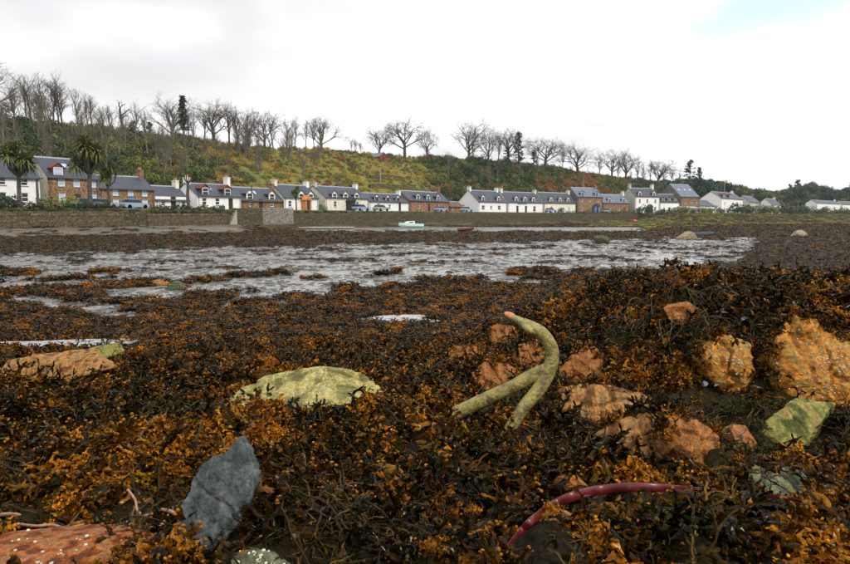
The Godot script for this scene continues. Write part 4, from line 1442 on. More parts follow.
# ---------------------------------------------------------------- cars, boats, poles
func car(px: float, t: float, paint: Material, label: String, turn_add := 0.0, y := ROAD):
	var p := street_at(px, t)
	var q := street_at(px + 6.0, t)
	var u := (q - p).normalized()
	var o := thing("parked_car", label, "car", Vector3(p.x, y, -p.y), atan2(u.y, u.x) + turn_add, "cars parked along the street")
	var st := begin()
	prism(st, PackedVector2Array([Vector2(-2.0, 0.35), Vector2(-1.9, 0.25), Vector2(1.9, 0.25), Vector2(2.05, 0.4), Vector2(2.0, 0.72), Vector2(1.1, 0.9), Vector2(-1.9, 0.92), Vector2(-2.05, 0.7)]), -0.82, 0.82)
	part("body", st, paint, o)
	st = begin()
	prism(st, PackedVector2Array([Vector2(-1.7, 0.92), Vector2(1.0, 0.9), Vector2(0.3, 1.36), Vector2(-1.25, 1.38)]), -0.72, 0.72)
	part("windows", st, M.glass, o)
	st = begin()
	prism(st, PackedVector2Array([Vector2(-1.3, 1.385), Vector2(0.32, 1.365), Vector2(0.2, 1.44), Vector2(-1.15, 1.45)]), -0.7, 0.7)
	part("roof", st, paint, o)
	for e in [[-1.25, -0.8], [-1.25, 0.8], [1.3, -0.8], [1.3, 0.8]]:
		st = begin()
		tube(st, [Vector3(e[0], 0.31, e[1] - 0.1), Vector3(e[0], 0.31, e[1] + 0.1)], [0.31, 0.31], 14, 1.0, Vector3.UP)
		var wl := part("wheel", st, M.tyre, o)
		st = begin()
		tube(st, [Vector3(e[0], 0.31, e[1] - 0.11), Vector3(e[0], 0.31, e[1] + 0.11)], [0.18, 0.18], 10, 1.0, Vector3.UP)
		part("rim", st, M.lead, wl)
func hull(st: SurfaceTool, len: float, beam: float, deep: float, sheer: float, deck := true):
	# bow towards +x; keel at y 0
	var rows := []
	for i in 13:
		var k := i / 12.0
		var full := sqrt(clampf(1.0 - pow(maxf(0.0, (k - 0.35) / 0.65), 2.2), 0.0, 1.0)) * lerpf(0.82, 1.0, minf(k / 0.35, 1.0))
		var x := lerpf(-len / 2, len / 2, k)
		var top := deep + sheer * k * k
		var b := maxf(beam / 2 * full, 0.02)
		var keel := deep * 0.55 * pow(maxf(0.0, (k - 0.6) / 0.4), 2.0)
		rows.append([Vector3(x, top, b), Vector3(x, lerpf(keel, top, 0.45), b * 0.9), Vector3(x - 0.0, keel, 0.0), Vector3(x, lerpf(keel, top, 0.45), -b * 0.9), Vector3(x, top, -b)])
	for i in 12:
		for k in 4:
			quad(st, rows[i][k + 1], rows[i + 1][k + 1], rows[i + 1][k], rows[i][k])
		if deck:
			quad(st, rows[i][0], rows[i + 1][0], rows[i + 1][4], rows[i][4])
	for k in [1, 2, 3]:
		tri(st, rows[0][0], rows[0][k + 1], rows[0][k])
func build_street_things():
	rng.seed = 55
	var paints := [mat(lin(0.25, 0.32, 0.42), 0.25), mat(lin(0.26, 0.36, 0.46), 0.25), mat(lin(0.3, 0.32, 0.34), 0.25), mat(lin(0.05, 0.06, 0.08), 0.25), mat(lin(0.3, 0.34, 0.55), 0.25)]
	car(88, 2.2, paints[1], "pale blue car in front of the red dormered house")
	car(104, 2.2, paints[0], "grey blue car beside the third cabbage palm")
	car(136, 2.2, paints[1], "pale blue car in front of the long brown stone house")
	car(8, 2.2, paints[3], "dark car in front of the tall white house")
	car(361, 2.2, paints[0], "grey blue car between the cream house and the low white cottage")
	car(381, 2.2, paints[2], "silver car in front of the low white cottage")
	car(441, 2.2, paints[4], "lilac blue car in front of the red stone cottage")
	car(466, 2.2, paints[1], "pale blue car beside the broad white gable")
	car(550, 2.2, paints[0], "grey car in front of the cream cottage")
	car(606, 2.2, paints[2], "white car in front of the pale blue dormers")
	car(720, 14.0, paints[2], "silver car on the shore track below the red dormer", 0.0, 2.6)
	# boat with cabin, aground
	var hullm := mat(lin(0.5, 0.66, 0.62), 0.35)
	var whitem := mat(lin(0.75, 0.78, 0.76), 0.35)
	var p := at(411, 227.3, 118.0)
	var b := thing("motor_boat", "pale green motor boat with a low cabin aground below the sea wall", "boat", Vector3(p.x, 0.12, p.z), PI + 0.25)
	var st := begin()
	hull(st, 4.4, 1.7, 0.72, 0.25)
	part("hull", st, hullm, b)
	st = begin()
	prism(st, PackedVector2Array([Vector2(-0.6, 0.7), Vector2(1.3, 0.76), Vector2(0.75, 1.12), Vector2(-0.5, 1.2)]), -0.55, 0.55)
	var cb := part("cabin", st, whitem, b)
	for s in [-1.0, 1.0]:
		st = begin()
		box(st, Vector3(-0.35, 0.88, s * 0.555 - 0.005), Vector3(0.45, 1.06, s * 0.555 + 0.005))
		part("window", st, M.glass, cb)
	st = begin()
	tube(st, [Vector3(-2.2, 0.9, 0), Vector3(-2.45, 0.75, 0), Vector3(-2.45, 0.2, 0)], [0.12, 0.14, 0.05], 8)
	part("outboard_motor", st, M.dark_wood, b)
	# small boats
	var rowing := func(px: float, py: float, d: float, len: float, m: Material, label: String, turn: float, over: bool):
		var q := at(px, py, d)
		var o := thing("rowing_boat", label, "boat", Vector3(q.x, q.y, q.z), turn)
		var s2 := begin()
		hull(s2, len, len * 0.38, len * 0.16, len * 0.05, over)
		part("hull", s2, m, o)
		s2 = begin()
		if not over:
			box(s2, Vector3(-0.1, len * 0.11, -len * 0.16), Vector3(0.12, len * 0.125, len * 0.16))
			box(s2, Vector3(-len * 0.32, len * 0.11, -len * 0.14), Vector3(-len * 0.26, len * 0.125, len * 0.14))
			part("seat", s2, M.dark_wood, o)
		else:
			box(s2, Vector3(-len * 0.4, -0.06, -0.03), Vector3(len * 0.3, 0.0, 0.03))
			part("keel", s2, m, o)
			o.rotation.x = PI
			o.position.y += len * 0.16
		return o
	rowing.call(466, 231.0, 96.0, 2.4, mat(lin(0.16, 0.025, 0.02), 0.6), "small dark red rowing boat aground by the tidal channel", 0.2, false)
	var red := at(635, 220, 215.0)
	rowing.call(635, 221.5, 205.0, 3.4, mat(lin(0.6, 0.02, 0.04), 0.4), "bright red rowing boat upturned below the sea wall", 0.9, true)
	rowing.call(660, 218.5, 222.0, 4.5, mat(lin(0.012, 0.013, 0.018), 0.6), "black upturned hull beside the olive shrub", 0.1, true)
	rowing.call(704, 236.0, 74.0, 2.4, mat(lin(0.09, 0.13, 0.18), 0.6), "small blue dinghy lying on the weed near the pale boulders", 0.15, false)
	rowing.call(807, 218.0, 280.0, 5.0, mat(lin(0.6, 0.55, 0.04), 0.5), "yellow kayak upturned on the grass at the head of the bay", 0.1, true)
	# poles
	for e in [[40, 9.0, 180, "thin dark lamp post before the tall white house", 0], [253, 9.0, 186, "thin dark lamp post above the quay wall", 0], [381, -20.0, 166, "wooden telegraph pole among the terrace walls", 1], [582, -12.0, 178, "wooden telegraph pole behind the blue dormered house", 1], [722, -8.0, 183, "telegraph pole behind the white house with a red dormer", 1], [777, 8.0, 200, "short pale post before the small gabled cottage", 1]]:
		var q := street_at(e[0], e[1])
		var y := ROAD if e[1] > -7 else hill_px(e[0], e[1]).y
		var tall: float = EYE + (HORIZON - e[2]) / F * q.y - y
		var o := thing("telegraph_pole" if e[4] == 1 else "lamp_post", e[3], "pole" if e[4] == 1 else "lamp post", Vector3(q.x, y - 0.2, -q.y))
		st = begin()
		tube(st, [Vector3.ZERO, Vector3(0, tall + 0.2, 0)], [0.13, 0.09], 8)
		part("pole", st, M.pole if e[4] == 0 else M.concrete, o)
		st = begin()
		if e[4] == 1:
			box(st, Vector3(-0.5, tall - 0.2, -0.05), Vector3(0.5, tall - 0.08, 0.05))
			part("crossarm", st, M.pole, o)
		else:
			tube(st, [Vector3(0, tall + 0.18, 0), Vector3(0.4, tall + 0.35, 0), Vector3(0.8, tall + 0.3, 0)], [0.05, 0.05, 0.09], 6)
			part("lamp_head", st, M.pole, o)

# ---------------------------------------------------------------- stones of the shore
# a stone bounded by flat faces: every direction reaches as far as the nearest face allows, then wears a little
func rock_mesh(sd: int, size: Vector3, planes: int, rough: float, extra := []) -> ArrayMesh:
	var r := RandomNumberGenerator.new()
	r.seed = sd
	var fn := FastNoiseLite.new()
	fn.seed = sd
	fn.frequency = 1.6
	fn.fractal_octaves = 4
	var ps := []
	for i in planes:
		ps.append([Vector3(r.randfn(), r.randfn(), r.randfn()).normalized(), r.randf_range(0.6, 0.92)])
	for e in extra:
		ps.append([Vector3(e[0], e[1], e[2]).normalized(), e[3]])
	var seg := 120
	var rings := 72
	var sharp := 55.0
	var lay := Vector3(r.randfn() * 0.4, 1.0, r.randfn() * 0.4).normalized()
	var cn := FastNoiseLite.new()
	cn.seed = sd + 7
	cn.frequency = 0.7
	cn.fractal_octaves = 1
	var pts := []
	for i in rings + 1:
		var th := PI * i / rings
		var row := []
		for j in seg:
			var ph := TAU * j / seg
			var d := Vector3(sin(th) * cos(ph), cos(th), sin(th) * sin(ph))
			var m := 1.25
			var s := 0.0
			for p in ps:
				var c: float = d.dot(p[0])
				if c > 0.02:
					var q: float = p[1] / c
					s += exp(-sharp * minf(q, 2.5))
			s += exp(-sharp * m)
			m = -log(s) / sharp
			var dm := d * m
			var wp := dm + Vector3(fn.get_noise_3dv(dm * 0.8), fn.get_noise_3dv(dm * 0.8 + Vector3(5, 0, 0)), fn.get_noise_3dv(dm * 0.8 + Vector3(0, 9, 0))) * 0.25
			var crack := smoothstep(0.86, 0.99, 1.0 - absf(cn.get_noise_3dv(wp)))
			var strata := absf(fposmod(wp.dot(lay) * 5.0, 1.0) - 0.5)
			m *= 1.0 + fn.get_noise_3dv(d * 1.3) * rough + fn.get_noise_3dv(d * 5.0) * rough * 0.4 - crack * 0.055 - smoothstep(0.42, 0.5, strata) * 0.02
			row.append(d * m * size)
		pts.append(row)
	var st := begin()
	st.set_smooth_group(0)
	for i in rings:
		for j in seg:
			var k := (j + 1) % seg
			if i > 0:
				for v in [pts[i][j], pts[i][k], pts[i + 1][j]]:
					st.add_vertex(v)
			if i < rings - 1:
				for v in [pts[i][k], pts[i + 1][k], pts[i + 1][j]]:
					st.add_vertex(v)
	st.index()
	st.generate_normals()
	return st.commit()
func rock(called: String, label: String, where: Vector3, size: Vector3, sd: int, m: Material, turn := Vector3.ZERO, planes := 14, rough := 0.05, extra := [], spot := 0.66) -> Node3D:
	var o := thing(called, label, "rock", where)
	var q := mesh_node("stone", rock_mesh(sd, size, planes, rough, extra), m, o)
	q.rotation = turn
	if spot > 0.0:
		rock_spots.append([where.x, -where.z, size.x * spot, size.z * spot])
	return o
func barnacles(o: Node3D, n: int, sd: int, face: Vector3, where: Vector3, spread: float):
	# small cones on the side of the stone that faces the given way
	var r := RandomNumberGenerator.new()
	r.seed = sd
	var stone: MeshInstance3D = o.get_child(0)
	var fs := stone.mesh.get_faces()
	var st := begin()
	var made := 0
	var tries := 0
	while made < n and tries < n * 60:
		tries += 1
		var k := (r.randi() % (fs.size() / 3)) * 3
		var a := stone.transform * fs[k]
		var b := stone.transform * fs[k + 1]
		var c := stone.transform * fs[k + 2]
		var nn := (b - a).cross(c - a)
		if nn.length() < 1e-9:
			continue
		nn = nn.normalized()
		if nn.dot(a) < 0.0:
			nn = -nn
		if nn.dot(face) < 0.35 or a.distance_to(where) > spread * (0.4 + 0.8 * r.randf()):
			continue
		made += 1
		var p := a.lerp(b, r.randf()).lerp(c, r.randf() * 0.6)
		var s := r.randf_range(0.002, 0.0055)
		var u := nn.cross(Vector3(0.3, 0.9, 0.2)).normalized()
		var v := nn.cross(u)
		for e in 6:
			var a0 := TAU * e / 6.0
			var a1 := TAU * (e + 1) / 6.0
			var p0 := p + (u * cos(a0) + v * sin(a0)) * s
			var p1 := p + (u * cos(a1) + v * sin(a1)) * s
			var q0 := p + (u * cos(a0) + v * sin(a0)) * s * 0.45 + nn * s * 0.8
			var q1 := p + (u * cos(a1) + v * sin(a1)) * s * 0.45 + nn * s * 0.8
			quad(st, p0, p1, q1, q0)
	var q := part("barnacles", st, M.barnacle, o)
	q.set_meta("kind", "stuff")
func build_rocks():
	var g := func(px: float, py: float, up := 0.0) -> Vector3:
		return on_ground(px, py) + Vector3(0, up, 0)
	var o: Node3D
	o = rock("boulder", "long olive yellow boulder with grey bands beside the grey slate", g.call(324, 416, 0.05), Vector3(0.44, 0.155, 0.24), 12, M.rock_olive, Vector3(0.25, 0.12, -0.02), 5, 0.05, [[-0.55, 0.8, 0.25, 0.66], [0.5, 0.85, 0.25, 0.7], [0.05, 0.9, 0.45, 0.82], [-0.2, 0.35, 0.9, 0.78]], 0.74)
	barnacles(o, 160, 5, Vector3(0, 0.3, 1), Vector3(-0.15, 0.0, 0.22), 0.3)
	rock("boulder", "pale pinkish stone at the foot of the dark gully", g.call(738, 446, 0.01), Vector3(0.075, 0.055, 0.07), 28, M.rock_rust, Vector3(0.1, 0.4, 0.2))
	o = rock("boulder", "flat brick red rock at the edge of the weed beside the pale stalks", g.call(46, 574, 0.02), Vector3(0.22, 0.07, 0.14), 33, M.rock_red, Vector3(0.1, 0.1, -0.04), 5, 0.05, [[0, 1, 0, 0.6]], 0.9)
	barnacles(o, 25, 10, Vector3(0, 1, 0), Vector3(0, 0.04, 0), 0.25)
	o = rock("boulder", "dark rock dotted with yellow barnacles below the grey slate", g.call(262, 575, -0.03), Vector3(0.12, 0.07, 0.09), 34, M.rock_dark, Vector3(0.2, 0.3, 0.1), 7, 0.1)
	barnacles(o, 80, 11, Vector3(0, 0.6, 0.8), Vector3(0, 0.05, 0.05), 0.2)
	rock("boulder", "low tan boulder beside the tide pool", g.call(70, 376, 0.05), Vector3(0.34, 0.13, 0.2), 35, M.rock_tan, Vector3(0.1, 0.1, -0.03), 6, 0.06, [[0, 1, 0.2, 0.75]])
	rock("boulder", "pointed mossy green rock beside the tide pool", g.call(101, 360, 0.03), Vector3(0.16, 0.13, 0.13), 36, M.rock_green, Vector3(0.1, 0.5, 0.1), 7, 0.06)
	rock("boulder", "small yellow stone on the tide pool", g.call(79, 352, 0.03), Vector3(0.06, 0.05, 0.05), 37, M.rock_pale)
	rock("boulder", "pale pinkish rock crowning the weedy bank", g.call(680, 322, 0.04), Vector3(0.12, 0.07, 0.09), 38, M.rock_rust, Vector3(0.2, 0.3, -0.2))
	rock("boulder", "small red stone beside the dark red band", g.call(568, 488, 0.01), Vector3(0.06, 0.05, 0.06), 39, M.rock_rust)
	rock("boulder", "pale wedge shaped boulder on the weedy flat", g.call(798, 236.5, 0.05), Vector3(0.9, 0.62, 0.7), 41, M.rock_pale, Vector3(0.2, 0.4, -0.35), 6, 0.06)
	rock("boulder", "rounded yellowish boulder beside the blue dinghy", g.call(686, 239.5, 0.1), Vector3(0.85, 0.55, 0.7), 42, M.rock_pale, Vector3(0, 0.3, 0), 8, 0.07)
	rock("boulder", "dark weedy boulder beside the shining mud", g.call(602, 243, 0.1), Vector3(0.7, 0.5, 0.6), 43, M.rock_dark, Vector3(0, 0.9, 0), 8, 0.1)
	rock("boulder", "small dark stone on the wet mud", g.call(176, 291, 0.05), Vector3(0.25, 0.2, 0.2), 44, M.rock_dark, Vector3(0, 0.2, 0), 8, 0.1)
	rock("boulder", "small tan stone on the wet mud", g.call(160, 287, 0.05), Vector3(0.28, 0.16, 0.2), 45, M.rock_tan, Vector3(0, 0.2, 0), 8, 0.1)
	for e in [[742, 218, 2.2], [752, 218, 2.6], [764, 219, 2.2]]:
		rock("shore_rock", "pale rounded outcrop on the grassy knoll at the bay head", at(e[0], e[1], 262.0), Vector3(e[2] * 1.3, e[2] * 0.45, e[2]), 60 + int(e[0]), M.rock_pale, Vector3.ZERO, 8, 0.1).set_meta("group", "outcrops on the knoll")
	# the upright slate: an outline with thickness on a tilted plane
	var c := on_ground(212, 548) + Vector3(0, 0.06, 0)
	var nrm := Vector3(-0.42, 0.52, 0.75).normalized()
	var front := []
	for e in [[238, 436], [246, 450], [251, 470], [246, 496], [232, 520], [218, 538], [202, 552], [186, 564], [178, 548], [174, 524], [180, 506], [189, 486], [198, 468], [210, 456], [226, 450]]:
		var r := ray(e[0], e[1])
		var k: float = (c - Vector3(0, EYE, 0)).dot(nrm) / r.dot(nrm)
		front.append(Vector3(0, EYE, 0) + r * k)
	var cut := func(poly: Array, c2: Vector3, n2: Vector3) -> Array:
		var out := []
		for e in poly:
			var r := ray(e[0], e[1])
			out.append(Vector3(0, EYE, 0) + r * ((c2 - Vector3(0, EYE, 0)).dot(n2) / r.dot(n2)))
		return out
	var face := func(poly: Array, gx: float, gy: float, up: float, n2: Vector3, called: String, label: String, thick: float, m: Material, dome: float, wear: float) -> Node3D:
		var nn := n2.normalized()
		var mx := 0.0
		var my := 0.0
		for e in poly:
			mx += e[0] / poly.size()
			my += e[1] / poly.size()
		for e in poly:
			e[0] = mx + (e[0] - mx) * 1.16
			e[1] = my + (e[1] - my) * 1.2
		var sl: Node3D = slab(called, label, cut.call(poly, on_ground(gx, gy) + Vector3(0, up + 0.055, 0), nn), nn, thick, m, dome, wear)
		return sl
	face.call([[488, 330], [497, 325], [512, 327], [524, 338], [514, 352], [498, 349]], 505, 345, 0.06, Vector3(-0.1, 0.55, 0.8), "rock_shard", "rust orange rock shard leaning behind the anchor tip", 0.12, M.rock_rust, 0.015, 0.01)
	face.call([[520, 346], [536, 340], [550, 344], [552, 362], [538, 371], [522, 364]], 535, 362, 0.06, Vector3(0.25, 0.5, 0.8), "rock_shard", "reddish rock shard inside the bend of the anchor", 0.12, M.rock_rust, 0.015, 0.01)
	face.call([[446, 354], [458, 347], [474, 347], [487, 357], [478, 367], [456, 364]], 466, 362, 0.05, Vector3(-0.2, 0.7, 0.7), "rock_shard", "flat rust red rock shard low in the weed before the anchor tip", 0.1, M.rock_rust, 0.01, 0.01)
	face.call([[474, 372], [488, 361], [506, 365], [522, 374], [516, 390], [496, 394], [480, 387]], 498, 390, 0.05, Vector3(0.05, 0.55, 0.83), "rock_shard", "ochre rock shard just behind the anchor shank", 0.12, M.rock_rust, 0.02, 0.01)
	face.call([[564, 389], [582, 385], [606, 387], [640, 393], [657, 403], [653, 414], [630, 417], [600, 417], [572, 413]], 610, 415, 0.05, Vector3(0.03, 0.7, 0.7), "rock_slab", "long flat brown slab beside the anchor arm", 0.12, M.rock_tan, 0.02, 0.008)
	face.call([[600, 434], [618, 421], [645, 415], [668, 420], [676, 438], [662, 458], [642, 464], [622, 455]], 640, 458, 0.05, Vector3(-0.12, 0.6, 0.78), "rock_slab", "tan ochre rock in front of the long flat slab", 0.16, M.rock_tan, 0.05, 0.008)
	face.call([[670, 420], [684, 416], [704, 428], [722, 446], [714, 457], [692, 459], [676, 446]], 695, 456, 0.04, Vector3(0.25, 0.6, 0.75), "rock_slab", "reddish brown rock touching the tan ochre rock", 0.14, M.rock_rust, 0.03, 0.009)
	o = face.call([[778, 352], [786, 333], [800, 322], [818, 328], [836, 340], [862, 344], [890, 362], [892, 402], [850, 404], [826, 394], [800, 396], [786, 380]], 822, 396, 0.12, Vector3(-0.15, 0.5, 0.85), "boulder", "large orange boulder spotted with white barnacles", 0.3, M.rock_orange, 0.05, 0.016)
	barnacles(o, 170, 6, Vector3(-0.15, 0.5, 0.85), Vector3(0.0, 0.0, 0.05), 0.26)
	o = face.call([[702, 350], [714, 340], [732, 337], [747, 345], [750, 370], [742, 388], [724, 386], [708, 370]], 728, 388, 0.08, Vector3(-0.15, 0.3, 0.94), "boulder", "upright orange brown rock face below the blue mussels", 0.18, M.rock_orange, 0.035, 0.014)
	barnacles(o, 60, 7, Vector3(-0.1, 0.3, 0.94), Vector3(0.05, 0.0, 0.02), 0.14)
	face.call([[560, 372], [575, 352], [592, 348], [606, 360], [604, 378], [586, 388]], 586, 384, 0.06, Vector3(0.1, 0.4, 0.9), "boulder", "dark orange rock face between the anchor bend and the upright rock", 0.16, M.rock_rust, 0.03, 0.012)
	var n3 := Vector3(-0.16, 0.8, 0.58).normalized()
	slab("stone_block", "square yellow green block with a flat tilted top", cut.call([[795, 397], [815, 398.5], [836, 403], [830, 412], [818, 428], [803, 447], [792, 446], [776, 439], [759, 430], [764, 423], [778, 411]], on_ground(790, 440) + Vector3(0, 0.07, 0), n3), n3, 0.13, M.rock_green, 0.006, 0.003)
	n3 = Vector3(0.12, 0.86, 0.5).normalized()
	slab("stone_slab", "low grey green slab behind the end of the red band", cut.call([[742, 463], [760, 462], [790, 468], [818, 478], [845, 490], [840, 500], [822, 512], [800, 517], [780, 508], [762, 492]], on_ground(790, 500) + Vector3(0, 0.1, 0), n3), n3, 0.1, M.rock_slab)
	slab("slate_slab", "upright dark grey slate slab with a pointed top", front, nrm, 0.035, M.rock_slate, 0.0, 0.003)
func slab(called: String, label: String, front: Array, nrm: Vector3, thick: float, m: Material, dome := 0.0, wear := 0.006):
	var mid := Vector3.ZERO
	for p in front:
		mid += p / front.size()
	var o := thing(called, label, "rock", mid)
	var fn := FastNoiseLite.new()
	fn.seed = 9 + called.length() + int(absf(mid.x) * 1000.0)
	fn.frequency = 9.0
	fn.fractal_octaves = 4
	var cn := FastNoiseLite.new()
	cn.seed = fn.seed + 3
	cn.frequency = 3.2
	cn.fractal_octaves = 1
	var size := 0.0
	for p in front:
		size = maxf(size, p.distance_to(mid))
	# rings from the middle to the rim, then over a worn edge to the back
	var n := front.size() * 8
	var rim := []
	for i in n:
		var k := i / 8
		var a: Vector3 = front[k]
		var b: Vector3 = front[(k + 1) % front.size()]
		rim.append(a.lerp(b, (i % 8) / 8.0) - mid)
	var rings := []
	var prof := []
	for k in 13:
		prof.append([k / 12.0 * 0.96, 0.0])
	prof.append_array([[0.985, -0.004], [1.01, -0.013], [1.02, -thick * 0.35], [1.03, -thick * 0.7], [1.0, -thick], [0.0, -thick]])
	for e in prof:
		var row := []
		for p in rim:
			var q: Vector3 = p * e[0]
			var w := fn.get_noise_3dv(q) * wear + snappedf(fn.get_noise_3dv(q * 0.5 + Vector3(3, 1, 2)), 0.15) * wear * 2.5
			var wq := q + Vector3(fn.get_noise_3dv(q * 0.6), fn.get_noise_3dv(q * 0.6 + Vector3(7, 0, 0)), 0.0) * 0.05
			var crack := smoothstep(0.9, 1.0, 1.0 - absf(cn.get_noise_3dv(wq)))
			var lift: float = dome * (1.0 - e[0] * e[0]) if e[1] > -0.02 else 0.0
			row.append(q + nrm * (e[1] + lift + w - crack * wear * 2.0) + q.normalized() * (fn.get_noise_3dv(p * 2.0 + nrm * e[1] * 3.0) * size * 0.07 if e[0] > 0.9 else 0.0))
		rings.append(row)
	var st := begin()
	st.set_smooth_group(0)
	for i in rings.size() - 1:
		for j in n:
			var k := (j + 1) % n
			for v in [rings[i][j], rings[i + 1][j], rings[i + 1][k], rings[i][j], rings[i + 1][k], rings[i][k]]:
				st.add_vertex(v)
	st.index()
	st.generate_normals()
	part("stone", st, m, o)
	rock_spots.append([mid.x, -mid.z - 0.04, size * 0.8, size * 0.62])
	rock_spots.append([mid.x, -mid.z - size * 0.55, size * 0.6, size * 0.5])
	if called != "stone_block" and called != "slate_slab":
		for i in rings[13].size():
			var v: Vector3 = rings[13][i]
			if (i * 7) % 10 < (5 if v.y > 0.0 else 1):
				drape.append([mid + v * (0.93 + 0.15 * ((i * 13) % 10) / 10.0), nrm])
	return o

# ---------------------------------------------------------------- the anchor
func pitted(r: Array, sd: int) -> Array:
	var g := RandomNumberGenerator.new()
	g.seed = sd
	var w := 0.0
	for i in r.size():
		w = w * 0.6 + g.randfn() * 0.009
		r[i] *= 1.0 + w
	return r
func build_anchor():
	var d := 2.95
	var base := at(540, 380, d)
	var o := thing("anchor", "old olive green anchor with a curved arm sticking out of the seaweed", "anchor", base)
	var P := func(px: float, py: float, dd: float) -> Vector3:
		return at(px, py, dd) - base
	# shank: from the weed up to the crown
	var st := begin()
	var sp := [P.call(436, 424, 3.02), P.call(455, 414, 3.0), P.call(480, 402, 2.98), P.call(510, 388, 2.96), P.call(532, 376, 2.95), P.call(548, 368, 2.945)]
	tube(st, smooth_path(sp, 14), pitted(smooth_num([0.034, 0.033, 0.032, 0.0305, 0.031, 0.027], 14), 3), 22)
	part("shank", st, M.iron, o)
	# arm: one bent bar from the weed round to the pointed bill
	st = begin()
	var ap := [P.call(500, 446, 2.86), P.call(512, 426, 2.88), P.call(524, 407, 2.9), P.call(538, 390, 2.92), P.call(548, 373, 2.935), P.call(552.5, 356, 2.94), P.call(549, 343, 2.94), P.call(540, 332.5, 2.94), P.call(530, 327, 2.94), P.call(522, 322.5, 2.945)]
	tube(st, smooth_path(ap, 12), pitted(smooth_num([0.025, 0.026, 0.028, 0.031, 0.033, 0.031, 0.03, 0.032, 0.03, 0.023], 12), 8), 22)
	var arm := part("arm", st, M.iron, o)
	st = begin()
	var fp := [P.call(537, 333.5, 2.93), P.call(529, 328, 2.93), P.call(522, 322.5, 2.94), P.call(515, 318.5, 2.95), P.call(511, 316, 2.955)]
	tube(st, smooth_path(fp, 5), smooth_num([0.012, 0.037, 0.033, 0.025, 0.02], 5), 16, 0.55, Vector3(0.4, 0.8, 0.3))
	part("fluke", st, M.iron, arm)
	st = begin()
	tube(st, smooth_path([P.call(513, 317.2, 2.952), P.call(509, 315.2, 2.957), P.call(506, 314, 2.96), P.call(504.5, 314, 2.962)], 4), smooth_num([0.0215, 0.021, 0.017, 0.004], 4), 16, 0.7, Vector3(0.4, 0.8, 0.3))
	part("bill", st, M.iron_tip, arm)

